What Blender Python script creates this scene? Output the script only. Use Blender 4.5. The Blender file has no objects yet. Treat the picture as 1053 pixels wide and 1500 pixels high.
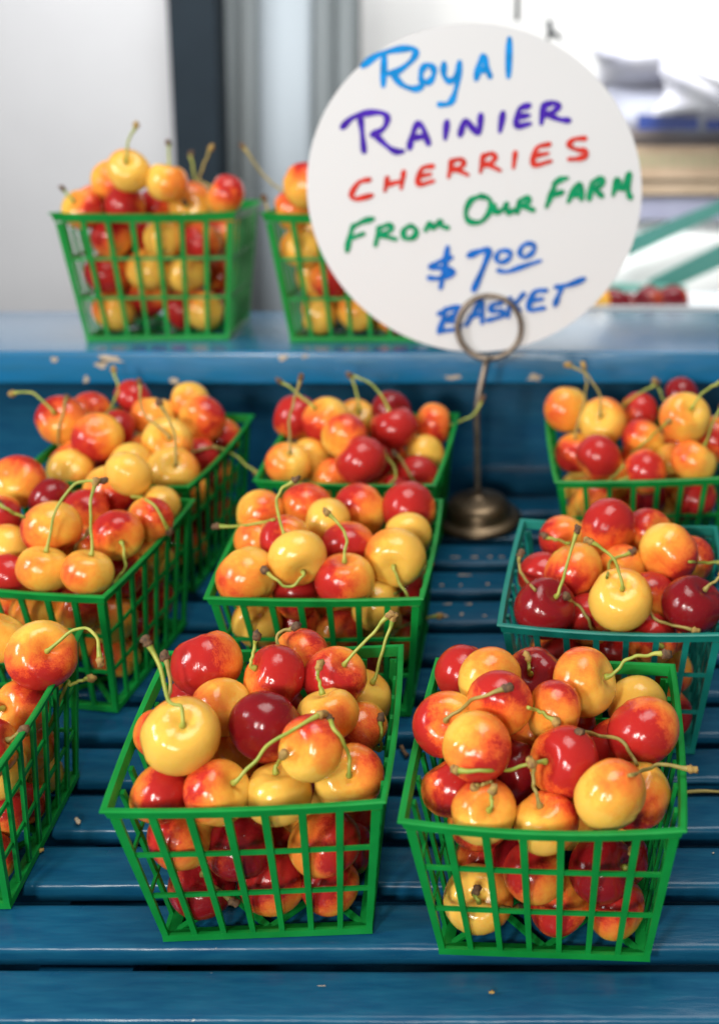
import bpy, math, random
from mathutils import Vector, Matrix, Quaternion

random.seed(7)
R = math.radians
scene = bpy.context.scene
col = scene.collection

# ------------------------------------------------------------------ camera
CAM_H, PITCH = 0.3365, 0.2641
F_PX, PX, PY = 1806.6, 814.3, 663.65          # focal length and optical axis of the cropped photo (1053 x 1500)
cam_data = bpy.data.cameras.new('camera')
cam = bpy.data.objects.new('camera', cam_data)
col.objects.link(cam)
cam.location = (0, 0, CAM_H)
cam.rotation_euler = (math.pi / 2 - PITCH, 0, 0)
cam_data.sensor_fit = 'VERTICAL'
cam_data.sensor_height = 36.0
cam_data.lens = 36.0 * F_PX / 1500
cam_data.shift_x = -(PX - 526.5) / 1500
cam_data.shift_y = (PY - 750) / 1500
cam_data.clip_start = 0.01
cam_data.clip_end = 100
cam_data.dof.use_dof = True
cam_data.dof.focus_distance = 0.545
cam_data.dof.aperture_fstop = 5.6
scene.camera = cam

# ------------------------------------------------------------------ light
world = bpy.data.worlds.new('World')
scene.world = world
world.use_nodes = True
wb = world.node_tree.nodes['Background']
wb.inputs[0].default_value = (0.95, 0.97, 1.0, 1)
wb.inputs[1].default_value = 0.17

def area(name, loc, target, sx, sy, power, colour, spread=180):
    d = bpy.data.lights.new(name, 'AREA')
    d.shape = 'RECTANGLE'; d.size = sx; d.size_y = sy; d.energy = power; d.color = colour
    o = bpy.data.objects.new(name, d); col.objects.link(o)
    d.spread = R(spread)
    o.location = loc
    o.rotation_euler = (Vector(target) - Vector(loc)).to_track_quat('-Z', 'Y').to_euler()
    return o
area('stall_front_light', (-0.62, -0.85, 0.58), (-0.05, 0.60, 0.06), 0.20, 0.28, 13, (1.0, 0.96, 0.89))
area('stall_front_light', (-0.08, -1.00, 0.42), (-0.05, 0.60, 0.06), 0.16, 0.16, 8.5, (1.0, 0.95, 0.88))
area('side_opening_light', (-1.35, -0.05, 0.80), (-0.1, 0.62, 0.06), 0.24, 0.55, 14, (0.98, 0.98, 1.0))
area('canopy_light', (0.15, 0.45, 1.85), (-0.05, 0.62, 0.0), 1.1, 0.9, 20, (1.0, 0.97, 0.92))
area('back_daylight', (-0.2, 1.06, 0.88), (-0.2, 1.86, 0.34), 1.8, 0.35, 15, (0.97, 0.98, 1.0), 150)

scene.view_settings.view_transform = 'Standard'
scene.view_settings.look = 'None'
scene.view_settings.exposure = 0.0
scene.view_settings.gamma = 1.0
scene.view_settings.use_curve_mapping = False
scene.cycles.use_denoising = True
scene.cycles.max_bounces = 8
scene.cycles.transparent_max_bounces = 12
scene.cycles.sample_clamp_indirect = 6

# ------------------------------------------------------------------ helpers
def at(u, v, y):
    """Point at depth y on the line of sight through photo pixel (u, v): used once, to measure out the place."""
    cp, sp = math.cos(PITCH), math.sin(PITCH)
    a, b = (u - PX) / F_PX, -(v - PY) / F_PX
    d = Vector((a, cp + b * sp, -sp + b * cp))
    return Vector((0, 0, CAM_H)) + d * (y / d.y)

def project(p):
    cp, sp = math.cos(PITCH), math.sin(PITCH)
    x, y, z = p[0], p[1], p[2] - CAM_H
    d = y * cp - z * sp
    return PX + F_PX * x / d, PY - F_PX * (y * sp + z * cp) / d

def tag(o, label=None, cat=None, group=None, kind=None):
    if label: o['label'] = label
    if cat: o['category'] = cat
    if group: o['group'] = group
    if kind: o['kind'] = kind
    return o

def mesh(name, verts, faces, smooth=False):
    m = bpy.data.meshes.new(name)
    m.from_pydata([tuple(v) for v in verts], [], faces)
    m.update()
    if smooth:
        m.polygons.foreach_set('use_smooth', [True] * len(m.polygons))
    return m

def link(name, data, mat=None, parent=None):
    o = bpy.data.objects.new(name, data)
    col.objects.link(o)
    if mat is not None and data is not None and not data.materials:
        data.materials.append(mat)
    if parent is not None:
        o.parent = parent
    return o

def empty(name, loc, rot=None):
    o = bpy.data.objects.new(name, None)
    o.empty_display_size = 0.01
    col.objects.link(o)
    if rot is not None:
        o.matrix_world = Matrix.Translation(loc) @ rot.to_4x4()
    else:
        o.location = loc
    return o

HEX = [(0, 3, 2, 1), (4, 5, 6, 7), (0, 1, 5, 4), (1, 2, 6, 5), (2, 3, 7, 6), (3, 0, 4, 7)]
def hexa(p):                      # eight corners: four below, four above
    return list(p), [tuple(f) for f in HEX]

def box(x0, x1, y0, y1, z0, z1):
    return hexa([(x0, y0, z0), (x1, y0, z0), (x1, y1, z0), (x0, y1, z0), (x0, y0, z1), (x1, y0, z1), (x1, y1, z1), (x0, y1, z1)])

def join(parts):
    V, F = [], []
    for v, f in parts:
        n = len(V)
        V += list(v); F += [tuple(i + n for i in q) for q in f]
    return V, F

def rounded_profile(w, t, r, n=4):
    """Closed section in (y, z): width w, thickness t, top at z = 0, rounded edges."""
    pts = []
    for cx, cz, a0 in ((w / 2 - r, -r, 0), (-w / 2 + r, -r, 90), (-w / 2 + r, -t + r, 180), (w / 2 - r, -t + r, 270)):
        for k in range(n + 1):
            a = R(a0 + 90 * k / n)
            pts.append((cx + r * math.cos(a), cz + r * math.sin(a)))
    return pts

def extrude_x(prof, xs, wob=0.0, seed=0):
    rnd = random.Random(seed)
    n = len(prof); V, F = [], []
    for i, x in enumerate(xs):
        dy, dz = rnd.uniform(-wob, wob), rnd.uniform(-wob, wob)
        V += [(x, y + dy, z + dz) for y, z in prof]
    for i in range(len(xs) - 1):
        for k in range(n):
            a, b = i * n + k, i * n + (k + 1) % n
            F.append((a, a + n, b + n, b))
    F.append(tuple(range(n)))
    F.append(tuple(reversed(range((len(xs) - 1) * n, len(xs) * n))))
    return V, F

def tube(path, radii, sides=8, caps=True):
    V, F = [], []
    n = len(path)
    path = [Vector(p) for p in path]
    ref = None
    for i in range(n):
        t = (path[min(i + 1, n - 1)] - path[max(i - 1, 0)])
        t = t.normalized() if t.length > 1e-9 else Vector((0, 0, 1))
        if ref is None:
            ref = t.orthogonal().normalized()
        ref = (ref - t * ref.dot(t))
        ref = ref.normalized() if ref.length > 1e-6 else t.orthogonal().normalized()
        b = t.cross(ref)
        for k in range(sides):
            a = 2 * math.pi * k / sides
            V.append(path[i] + (ref * math.cos(a) + b * math.sin(a)) * radii[i])
    for i in range(n - 1):
        for k in range(sides):
            F.append((i * sides + k, i * sides + (k + 1) % sides, (i + 1) * sides + (k + 1) % sides, (i + 1) * sides + k))
    if caps:
        F.append(tuple(reversed(range(sides))))
        F.append(tuple(range((n - 1) * sides, n * sides)))
    return V, F

def spline(pts, per=4):
    pts = [Vector(p) for p in pts]
    if len(pts) < 3:
        return [pts[0].lerp(pts[-1], k / per) for k in range(per + 1)]
    ext = [2 * pts[0] - pts[1]] + pts + [2 * pts[-1] - pts[-2]]
    out = []
    for i in range(len(pts) - 1):
        a, b, c, d = ext[i:i + 4]
        for k in range(per):
            t = k / per
            out.append(0.5 * (2 * b + (c - a) * t + (2 * a - 5 * b + 4 * c - d) * t * t + (3 * b - a - 3 * c + d) * t ** 3))
    out.append(pts[-1])
    return out

def lathe(prof, n=40):
    V, F = [], []
    for r, z in prof:
        for k in range(n):
            a = 2 * math.pi * k / n
            V.append((r * math.cos(a), r * math.sin(a), z))
    for i in range(len(prof) - 1):
        for k in range(n):
            F.append((i * n + k, i * n + (k + 1) % n, (i + 1) * n + (k + 1) % n, (i + 1) * n + k))
    F.append(tuple(reversed(range(n))))
    F.append(tuple(range((len(prof) - 1) * n, len(prof) * n)))
    return V, F

# ------------------------------------------------------------------ materials
def new_mat(name):
    m = bpy.data.materials.new(name)
    m.use_nodes = True
    nt = m.node_tree
    return m, nt, nt.nodes['Principled BSDF']

def node(nt, kind, **kw):
    n = nt.nodes.new(kind)
    for k, v in kw.items():
        setattr(n, k, v)
    return n

def ramp(nt, fac, stops, interp='LINEAR'):
    r = node(nt, 'ShaderNodeValToRGB')
    r.color_ramp.interpolation = interp
    e = r.color_ramp.elements
    while len(e) < len(stops):
        e.new(0.5)
    for i, (p, c) in enumerate(stops):
        e[i].position = p
        e[i].color = (*c, 1) if len(c) == 3 else c
    nt.links.new(fac, r.inputs[0])
    return r.outputs[0]

def noise(nt, scale, detail=3, rough=0.5, coord='Object', stretch=None, distort=0.0):
    tc = node(nt, 'ShaderNodeTexCoord')
    n = node(nt, 'ShaderNodeTexNoise')
    n.inputs['Scale'].default_value = scale
    n.inputs['Detail'].default_value = detail
    n.inputs['Roughness'].default_value = rough
    n.inputs['Distortion'].default_value = distort
    src = tc.outputs[coord]
    if stretch:
        mp = node(nt, 'ShaderNodeMapping')
        mp.inputs['Scale'].default_value = stretch
        nt.links.new(src, mp.inputs[0]); src = mp.outputs[0]
    nt.links.new(src, n.inputs['Vector'])
    return n.outputs['Fac']

def math_(nt, op, a, b=None, clamp=False):
    n = node(nt, 'ShaderNodeMath', operation=op, use_clamp=clamp)
    for i, x in enumerate((a, b)):
        if x is None: continue
        if isinstance(x, (int, float)): n.inputs[i].default_value = x
        else: nt.links.new(x, n.inputs[i])
    return n.outputs[0]

def mixc(nt, fac, a, b, blend='MIX'):
    n = node(nt, 'ShaderNodeMix', data_type='RGBA', blend_type=blend)
    for sock, x in ((n.inputs['Factor'], fac), (n.inputs['A'], a), (n.inputs['B'], b)):
        if isinstance(x, (int, float)): sock.default_value = x
        elif isinstance(x, tuple): sock.default_value = (*x, 1)
        else: nt.links.new(x, sock)
    return n.outputs['Result']

def bump(nt, bsdf, height, strength=0.1, dist=0.001):
    b = node(nt, 'ShaderNodeBump')
    b.inputs['Strength'].default_value = strength
    b.inputs['Distance'].default_value = dist
    nt.links.new(height, b.inputs['Height'])
    nt.links.new(b.outputs[0], bsdf.inputs['Normal'])

def simple(name, c1, c2=None, rough=0.5, scale=40, metallic=0.0, bmp=0.1, stretch=None):
    m, nt, p = new_mat(name)
    c2 = c2 or tuple(x * 0.8 for x in c1)
    f = noise(nt, scale, 4, 0.6, stretch=stretch)
    c = ramp(nt, f, [(0.3, c2), (0.7, c1)])
    nt.links.new(c, p.inputs['Base Color'])
    p.inputs['Roughness'].default_value = rough
    p.inputs['Metallic'].default_value = metallic
    if bmp: bump(nt, p, f, bmp)
    return m

def cherry_material():
    m, nt, p = new_mat('cherry_skin')
    L = nt.links.new
    info = node(nt, 'ShaderNodeObjectInfo')
    sep = node(nt, 'ShaderNodeSeparateColor')
    L(info.outputs['Color'], sep.inputs[0])
    cov, dark = sep.outputs[0], sep.outputs[1]
    tc = node(nt, 'ShaderNodeTexCoord')
    sx = node(nt, 'ShaderNodeSeparateXYZ'); L(tc.outputs['Object'], sx.inputs[0])
    # a different piece of noise for every fruit
    off = node(nt, 'ShaderNodeCombineXYZ')
    r100 = math_(nt, 'MULTIPLY', info.outputs['Random'], 60.0)
    L(r100, off.inputs[0]); L(r100, off.inputs[1])
    add = node(nt, 'ShaderNodeVectorMath', operation='ADD'); L(tc.outputs['Object'], add.inputs[0]); L(off.outputs[0], add.inputs[1])
    def nz(scale, detail, stretch=(1, 1, 1), rough=0.55, distort=0.0):
        mp = node(nt, 'ShaderNodeMapping'); mp.inputs['Scale'].default_value = stretch
        L(add.outputs[0], mp.inputs[0])
        n = node(nt, 'ShaderNodeTexNoise'); n.inputs['Scale'].default_value = scale; n.inputs['Detail'].default_value = detail
        n.inputs['Roughness'].default_value = rough; n.inputs['Distortion'].default_value = distort
        L(mp.outputs[0], n.inputs['Vector'])
        return n.outputs['Fac']
    big = nz(1.3, 2)
    mid = nz(4.0, 4, (1, 1, 0.55), 0.6, 0.6)
    fine = nz(16.0, 3, (1, 1, 0.35), 0.6)
    v = math_(nt, 'MULTIPLY', sx.outputs[0], 0.56)
    v = math_(nt, 'ADD', v, math_(nt, 'MULTIPLY', math_(nt, 'SUBTRACT', cov, 0.5), 1.55))
    v = math_(nt, 'ADD', v, math_(nt, 'MULTIPLY', math_(nt, 'SUBTRACT', big, 0.5), 0.85))
    v = math_(nt, 'ADD', v, math_(nt, 'MULTIPLY', math_(nt, 'SUBTRACT', mid, 0.5), 0.34))
    v = math_(nt, 'ADD', v, math_(nt, 'MULTIPLY', math_(nt, 'SUBTRACT', fine, 0.5), 0.28))
    stip = nz(34.0, 2, (1, 1, 0.6), 0.5)
    v = math_(nt, 'ADD', v, math_(nt, 'MULTIPLY', math_(nt, 'SUBTRACT', stip, 0.5), 0.26))
    v = math_(nt, 'ADD', math_(nt, 'MULTIPLY', v, 1.18), 0.5, True)
    c = ramp(nt, v, [(0.0, (0.84, 0.495, 0.085)), (0.18, (0.85, 0.415, 0.060)), (0.44, (0.85, 0.290, 0.043)),
                     (0.68, (0.81, 0.185, 0.034)), (0.87, (0.69, 0.080, 0.024)), (1.0, (0.47, 0.022, 0.018))])
    dk = math_(nt, 'MULTIPLY', dark, math_(nt, 'SUBTRACT', math_(nt, 'MULTIPLY', v, 1.5), 0.45), True)
    c = mixc(nt, dk, c, (0.15, 0.003, 0.009))
    # pale lenticel dots and a few brown scuffs
    vo = node(nt, 'ShaderNodeTexVoronoi'); vo.inputs['Scale'].default_value = 13.0; L(add.outputs[0], vo.inputs['Vector'])
    dots = ramp(nt, vo.outputs['Distance'], [(0.05, (1, 1, 1)), (0.13, (0, 0, 0))])
    c = mixc(nt, math_(nt, 'MULTIPLY', dots, 0.16), c, (0.85, 0.55, 0.22))
    sc = ramp(nt, nz(3.1, 5, (1, 1, 1), 0.7), [(0.70, (0, 0, 0)), (0.76, (1, 1, 1))])
    c = mixc(nt, math_(nt, 'MULTIPLY', sc, 0.35), c, (0.30, 0.13, 0.035))
    L(c, p.inputs['Base Color'])
    p.inputs['Roughness'].default_value = 0.17
    L(math_(nt, 'ADD', math_(nt, 'MULTIPLY', mid, 0.14), 0.075), p.inputs['Roughness'])
    p.inputs['IOR'].default_value = 1.45
    p.inputs['Subsurface Weight'].default_value = 0.45
    p.inputs['Subsurface Radius'].default_value = (1.0, 0.36, 0.14)
    p.inputs['Subsurface Scale'].default_value = 0.0035
    bump(nt, p, math_(nt, 'ADD', mid, math_(nt, 'MULTIPLY', fine, 0.08)), 0.05, 0.03)
    return m

def plastic(name, c, c2, transl):
    m, nt, p = new_mat(name)
    f = noise(nt, 60, 3)
    cc = ramp(nt, f, [(0.3, c2), (0.7, c)])
    nt.links.new(cc, p.inputs['Base Color'])
    p.inputs['Roughness'].default_value = 0.34
    tr = node(nt, 'ShaderNodeBsdfTranslucent')
    nt.links.new(mixc(nt, 1.0, cc, (1.0, 1.0, 1.0), 'MULTIPLY'), tr.inputs['Color'])
    mx = node(nt, 'ShaderNodeMixShader'); mx.inputs[0].default_value = transl
    nt.links.new(p.outputs[0], mx.inputs[1]); nt.links.new(tr.outputs[0], mx.inputs[2])
    nt.links.new(mx.outputs[0], nt.nodes['Material Output'].inputs['Surface'])
    bump(nt, p, f, 0.05)
    return m

def paint_material(name, gloss):
    m, nt, p = new_mat(name)
    f1 = noise(nt, 9, 4, 0.6, stretch=(0.35, 1, 1))
    f2 = noise(nt, 220, 3, 0.6, stretch=(0.15, 1, 1))
    k = 1.95 if gloss else 0.86
    c = ramp(nt, f1, [(0.25, (0.0030, 0.062 * k, 0.122 * k * 1.16)), (0.75, (0.0045, 0.080 * k, 0.150 * k * 1.16))])
    c = mixc(nt, ramp(nt, f2, [(0.35, (0, 0, 0)), (0.75, (0.6, 0.6, 0.6))]), c, (0.014, 0.12, 0.205))
    # dusty smears rubbed along the boards and small worn spots down to primer
    sm = ramp(nt, noise(nt, 30, 5, 0.7, stretch=(0.25, 1, 1)), [(0.60, (0, 0, 0)), (0.78, (1, 1, 1))])
    c = mixc(nt, math_(nt, 'MULTIPLY', sm, 0.25), c, (0.06, 0.19, 0.28))
    sp = ramp(nt, noise(nt, 150, 2, 0.5), [(0.775, (0, 0, 0)), (0.79, (1, 1, 1))])
    c = mixc(nt, math_(nt, 'MULTIPLY', sp, 0.7), c, (0.42, 0.40, 0.36))
    nt.links.new(c, p.inputs['Base Color'])
    r0, r1 = (0.16, 0.26) if gloss else (0.20, 0.32)
    rg = ramp(nt, f1, [(0.3, (r0,) * 3), (0.7, (r1,) * 3)])
    p.inputs['Specular IOR Level'].default_value = 0.5 if gloss else 0.28
    if gloss:
        p.inputs['Coat Weight'].default_value = 0.7
        p.inputs['Coat Roughness'].default_value = 0.22
    nt.links.new(rg, p.inputs['Roughness'])
    bump(nt, p, math_(nt, 'ADD', f2, f1), 0.22, 0.0014)
    return m

MAT = {}
MAT['cherry'] = cherry_material()
MAT['green'] = plastic('green_plastic', (0.012, 0.45, 0.080), (0.007, 0.34, 0.054), 0.45)
MAT['teal'] = plastic('teal_plastic', (0.012, 0.31, 0.25), (0.009, 0.25, 0.20), 0.32)
MAT['paint'] = paint_material('blue_paint', False)
MAT['paint_gloss'] = paint_material('blue_gloss_paint', True)
MAT['wood'] = simple('bare_wood', (0.55, 0.45, 0.33), (0.36, 0.29, 0.21), 0.8, 300)
MAT['stem'] = simple('stem_green', (0.44, 0.44, 0.075), (0.21, 0.30, 0.035), 0.45, 120, bmp=0.2)
MAT['stem_old'] = simple('stem_olive', (0.40, 0.30, 0.075), (0.22, 0.19, 0.045), 0.55, 120, bmp=0.2)
MAT['stem_end'] = simple('stem_end_brown', (0.20, 0.105, 0.045), (0.045, 0.026, 0.018), 0.8, 500, bmp=0.5)
MAT['stem_end_y'] = simple('stem_end_ochre', (0.50, 0.33, 0.08), (0.20, 0.10, 0.035), 0.75, 420, bmp=0.5)
MAT['board'] = simple('sign_white', (0.68, 0.69, 0.705), (0.665, 0.675, 0.69), 0.55, 8, bmp=0.02)
def smudge(m):
    nt = m.node_tree; p = nt.nodes['Principled BSDF']
    src = p.inputs['Base Color'].links[0].from_socket
    f = ramp(nt, noise(nt, 26, 5, 0.65, distort=1.2), [(0.56, (0, 0, 0)), (0.72, (1, 1, 1))])
    d = ramp(nt, noise(nt, 210, 2, 0.5), [(0.745, (0, 0, 0)), (0.76, (1, 1, 1))])
    c = mixc(nt, math_(nt, 'MULTIPLY', f, 0.22), src, (0.66, 0.63, 0.62))
    nt.links.new(mixc(nt, math_(nt, 'MULTIPLY', d, 0.4), c, (0.45, 0.42, 0.40)), p.inputs['Base Color'])
smudge(MAT['board'])
MAT['board_edge'] = simple('sign_edge', (0.62, 0.50, 0.34), (0.50, 0.38, 0.24), 0.7, 60)
MAT['bronze'] = simple('dull_bronze', (0.20, 0.145, 0.088), (0.085, 0.062, 0.04), 0.38, 70, 0.85)
MAT['wire'] = simple('dark_wire', (0.30, 0.25, 0.20), (0.16, 0.13, 0.105), 0.38, 90, 0.75)
CHERRIES = [
[0,-262.2,535.9,101.5,12.5,0.45,0.25,0.86,-0.79,-0.34,0.51,1,0,1555],
[0,-234.4,519,100.6,14.8,0.54,-0.68,0.49,0.12,-0.51,-0.85,3,[[-228,510.9,106.3],[-226.4,508.9,107.8],[-221.6,510,112],[-217,510.9,115.4],[-212.7,511.3,116.8],[-209,511.3,116.7],[-206.6,510.8,114.9],[-205,510,111.9],[-204.1,509,108.2],[-203.6,507.9,104.2]],7065],
[0,-245.1,514.6,76,12.4,-0.36,-0.83,0.44,0.74,0.03,0.67,2,[[-248.6,506.5,80.3],[-249.5,504.4,81.4],[-249.7,503.9,82],[-249.7,503.2,82.7],[-250.4,503.7,82.8],[-251,504.2,82.9],[-251.6,504.6,83.1],[-252.2,504.9,83.4],[-252.6,505,83.7],[-253.1,505.1,84]],4497],
[0,-243.2,475.8,77,12.2,0.92,0.01,0.38,-0.33,-0.5,0.8,4,[[-234.2,475.9,80.8],[-232,476,81.7],[-231.5,476.1,82.1],[-231,476.2,82.4],[-230.5,476.3,82.8],[-230,476.4,83.2],[-229.6,476.5,83.5],[-229.1,476.6,83.9],[-228.6,476.7,84.2],[-228.1,476.8,84.6]],1225],
[0,-247.1,490.1,58.6,12.2,0.23,0.94,-0.24,-0.17,0.29,0.94,1,0,1581],
[0,-249.3,525.7,50.2,12.2,0.63,-0.66,-0.41,0.64,0.15,0.76,1,0,2682],
[0,-252.1,538.1,30.9,12.2,0.56,0.74,0.36,-0.79,0.62,-0.04,0,0,1523],
[0,-250.2,495.4,36.1,12.2,-0.33,0.88,-0.34,0.39,0.45,0.8,4,0,2246],
[0,-251.6,478.7,20.6,12.2,-0.41,0.83,0.38,0.39,-0.22,0.89,3,0,1018],
[0,-244.4,536.9,83.9,12.2,0.33,0.19,-0.93,0.79,0.49,0.38,0,0,444],
[0,-251.9,516.4,27.1,12.2,0.28,0.51,0.81,0.46,-0.81,0.36,3,[[-249.2,521.4,35],[-248.6,522.6,37],[-231.4,533.7,78],[-230.1,533.8,78.4],[-228.8,534,78.9],[-227.5,534.1,79.3],[-226.2,534.2,79.8],[-224.9,534.3,80.3],[-223.6,534.5,80.7],[-222.3,534.6,81.2],[-221,534.7,81.6]],1658],
[1,-154.1,501.8,103.7,14.8,-0.33,0.37,0.87,-0.57,-0.81,0.13,4,0,6487],
[1,-143.2,480,93.9,12.2,0.71,-0.29,0.64,-0.57,-0.76,0.3,1,0,3553],
[1,-122.6,494.5,100.8,13.1,-0.69,-0.38,0.62,0.57,0.25,0.78,4,[[-129.8,490.6,107.3],[-131.6,489.6,108.9],[-131.3,490,110.3],[-131,490.3,111.8],[-130.7,490.7,113.2],[-130.4,491.1,114.6],[-130.1,491.5,116],[-129.8,491.9,117.4],[-129.5,492.3,118.8],[-129.2,492.6,120.3]],5299],
[1,-116.6,519.8,98.2,13.4,-0.63,-0.55,0.55,0.54,0.2,0.82,2,[[-123.3,513.9,104.2],[-125,512.4,105.6],[-120.1,492.4,114.7],[-122.9,503.9,111.7],[-124.7,511,110.9],[-125.2,513.7,111.9],[-124.8,514.5,113.3],[-123.6,514.7,114.3],[-121.9,514.9,114.8],[-120,515,115.2],[-118.3,515.1,115.7]],2399],
[1,-98.3,501.8,97.4,12.9,0.51,-0.37,0.78,-0.43,-0.89,-0.14,4,[[-93.1,498,105.4],[-91.8,497,107.4],[-89.4,497.7,109.9],[-86.9,498.4,112.3],[-84.5,499,114.8],[-82.2,499.7,117.2],[-80.1,500.3,119.5],[-78,500.9,121.8],[-76,501.6,124.1],[-73.9,502.2,126.4]],4335],
[1,-90.3,521.4,76.8,13.5,0.52,-0.05,0.85,-0.02,1,0.07,1,[[-84.7,520.8,86],[-83.3,520.7,88.3],[-82.4,521.5,91.5],[-81.5,522.4,94.6],[-80.6,523.2,97.8],[-79.6,524.1,101],[-78.5,525,104.3],[-77.4,525.9,107.6],[-76.3,526.8,111],[-75.2,527.7,114.3]],1879],
[1,-97.2,477.6,91.1,12.8,-0.19,0.1,0.98,0.66,-0.72,0.2,0,[[-99.1,478.6,101.1],[-99.6,478.8,103.6],[-99.9,479.1,104.7],[-100.4,479.4,105.7],[-100.7,479.6,106.8],[-100.9,479.9,107.8],[-101,480.2,108.8],[-100.9,480.4,109.7],[-100.8,480.7,110.7],[-100.7,481,111.7]],3998],
[1,-121.5,466.3,91.7,14.2,0.42,0.87,0.27,-0.52,-0.02,0.86,5,0,6971],
[1,-151,450.1,96.6,14.8,0.29,-0.63,0.72,-0.42,0.58,0.69,0,[[-147.5,442.6,105.1],[-146.6,440.7,107.2],[-147,441.6,110.5],[-147.9,442.4,113.4],[-150.2,442.7,114.6],[-152.7,443.2,116.5],[-154.4,444.8,122.4],[-155.9,446.6,128.9],[-158,447.8,133.3],[-160.2,448.8,137.2]],9044],
[1,-164.2,470.6,86.7,12.3,0.02,0.37,0.93,0.75,-0.62,0.23,4,[[-164,474.3,95.8],[-163.9,475.2,98.1],[-154.5,448,111.8],[-159.3,463.5,106.8],[-162,473.2,104.9],[-162.7,476.9,105.9],[-162.8,477.9,108.1],[-163.1,478.5,110.3],[-163.6,479.1,112.4],[-164.2,479.6,114.4],[-164.7,480.2,116.4]],755],
[1,-161.1,447.8,72.5,12.2,0.71,0.2,-0.67,0.58,-0.7,0.41,3,0,5683],
[1,-136.7,443.6,74.9,12.8,0.76,-0.27,0.59,-0.61,-0.6,0.52,2,[[-128.9,440.8,80.9],[-126.9,440.1,82.4],[-123.2,441.2,86.5],[-119.4,442.3,90.7],[-115.6,443,94.8],[-111.4,443,98.9],[-106.8,442,102.5],[-102.1,441.2,105.6],[-98.1,443.3,106.9],[-94.4,446.9,107.5]],6776],
[1,-113.5,450.7,69.4,12.7,-0.03,-0.04,1,-0.03,1,0.04,0,[[-113.9,450.3,79.6],[-114,450.3,82.1],[-113.6,450.4,82.7],[-113.3,450.6,83.3],[-112.9,450.6,84],[-112.2,449.5,85.3],[-111,446,87.9],[-109.1,440.1,91.9],[-108.2,437.8,93.8],[-107.6,437.1,94.9]],6342],
[1,-97.9,446.8,93.1,12.8,-0.54,-0.75,0.38,0.3,0.25,0.92,2,0,6912],
[1,-85.4,457.3,73.8,13.2,0.14,-0.82,0.56,0.93,0.3,0.2,2,[[-83.9,448.7,79.7],[-83.5,446.5,81.2],[-83.5,446.9,83.3],[-83.3,447.3,85.3],[-83.4,447.6,87.6],[-83.8,447.1,90.6],[-84.7,445.7,94.7],[-85.9,443.5,99.5],[-87.9,444.5,102.7],[-90.5,448.7,104.2]],5883],
[1,-88,495.8,75.3,13,0.73,-0.24,-0.64,0.06,-0.91,0.41,2,[[-80.4,493.4,68.6],[-78.5,492.7,66.9],[-77,491,68.5],[-76.7,489,71.5],[-76.5,487.7,74.2],[-76.4,487.5,76.3],[-76.4,487.7,78.2],[-76.5,488.2,79.8],[-76.7,489.2,81.3],[-76.9,490.5,82.6]],3012],
[1,-141.7,484.4,70.1,12.7,-0.21,-0.97,0.11,-0.38,0.19,0.91,2,0,1905],
[1,-162.8,512.2,80.2,13.2,-0.71,0.2,-0.68,-0.45,-0.87,0.21,4,0,559],
[1,-156,452.6,48.8,13.1,0.78,-0.09,0.62,-0.44,-0.78,0.44,2,0,5813],
[1,-132.5,455.9,42,13,-0.28,0.8,-0.54,0.93,0.37,0.06,5,0,6363],
[1,-97.6,458.6,42.7,14,0.27,-0.07,-0.96,0.89,-0.36,0.28,3,0,7454],
[1,-122,464,19.7,13.7,-0.19,0.98,0.1,-0.25,-0.15,0.96,4,0,5879],
[1,-151.7,462.5,19,13.5,0.22,-0.5,0.84,0.95,-0.08,-0.3,5,[[-149.3,457.1,28],[-148.7,455.7,30.3],[-147.3,454.2,29.8],[-145.9,452.2,29.6],[-144.8,451.7,28.3],[-143.5,451.5,26.9],[-142.1,451.7,25],[-140.6,452.3,22.9],[-138.8,452.6,20.9],[-137.1,452.7,19]],5779],
[1,-97.1,464.2,18,12.2,-0.7,0.69,-0.22,-0.47,-0.21,0.86,4,0,4244],
[1,-93.8,485.9,21.8,12.2,0.96,-0.27,0.09,-0.27,-0.76,0.59,5,0,1499],
[1,-123.6,488.8,22.5,12.4,0.96,-0.26,0.12,-0.14,-0.79,-0.6,4,0,1243],
[1,-95,509,25.8,12.2,0.14,-0.88,0.44,0.98,0.06,-0.19,4,0,1393],
[1,-140.5,482.7,38.6,13.3,0.13,-0.99,-0.1,-0.8,-0.16,0.58,0,0,489],
[1,-105.9,515.4,46.5,13.2,-0.03,1,-0.07,0.55,0.08,0.83,4,0,64],
[1,-109.4,485.3,40.9,12.7,0.29,0.32,0.9,-0.86,-0.33,0.39,0,0,1132],
[1,-125.4,497.9,52.2,12.6,0.57,-0.38,0.73,-0.11,-0.91,-0.39,4,0,143],
[1,-118,472.9,59.6,12.9,0.51,0.09,-0.85,0.73,0.48,0.49,4,0,347],
[1,-126.2,510.4,76,12.8,0.79,0.61,-0.04,0.14,-0.11,0.98,4,0,238],
[2,-41.5,511.1,95.6,12.3,-0.76,0.25,-0.6,-0.58,-0.7,0.43,4,0,2632],
[2,-28.4,491.1,101.6,13,-0.56,0.79,-0.24,-0.02,0.27,0.96,0,0,2750],
[2,-23.1,464.9,104.1,13.3,-0.23,-0.94,-0.24,-0.02,-0.24,0.97,3,0,6053],
[2,-10.2,509.5,93.1,13.5,-0.1,-0.78,0.62,0.74,-0.48,-0.48,5,[[-11.3,501,99.7],[-11.5,498.9,101.4],[-11.6,498.5,102.4],[-11.7,497.9,103.4],[-11.8,498.5,103.9],[-11.9,499.1,104.5],[-11.9,499.6,105],[-12,500,105.6],[-12.1,500.2,106.3],[-12.2,500.4,107]],2586],
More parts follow.
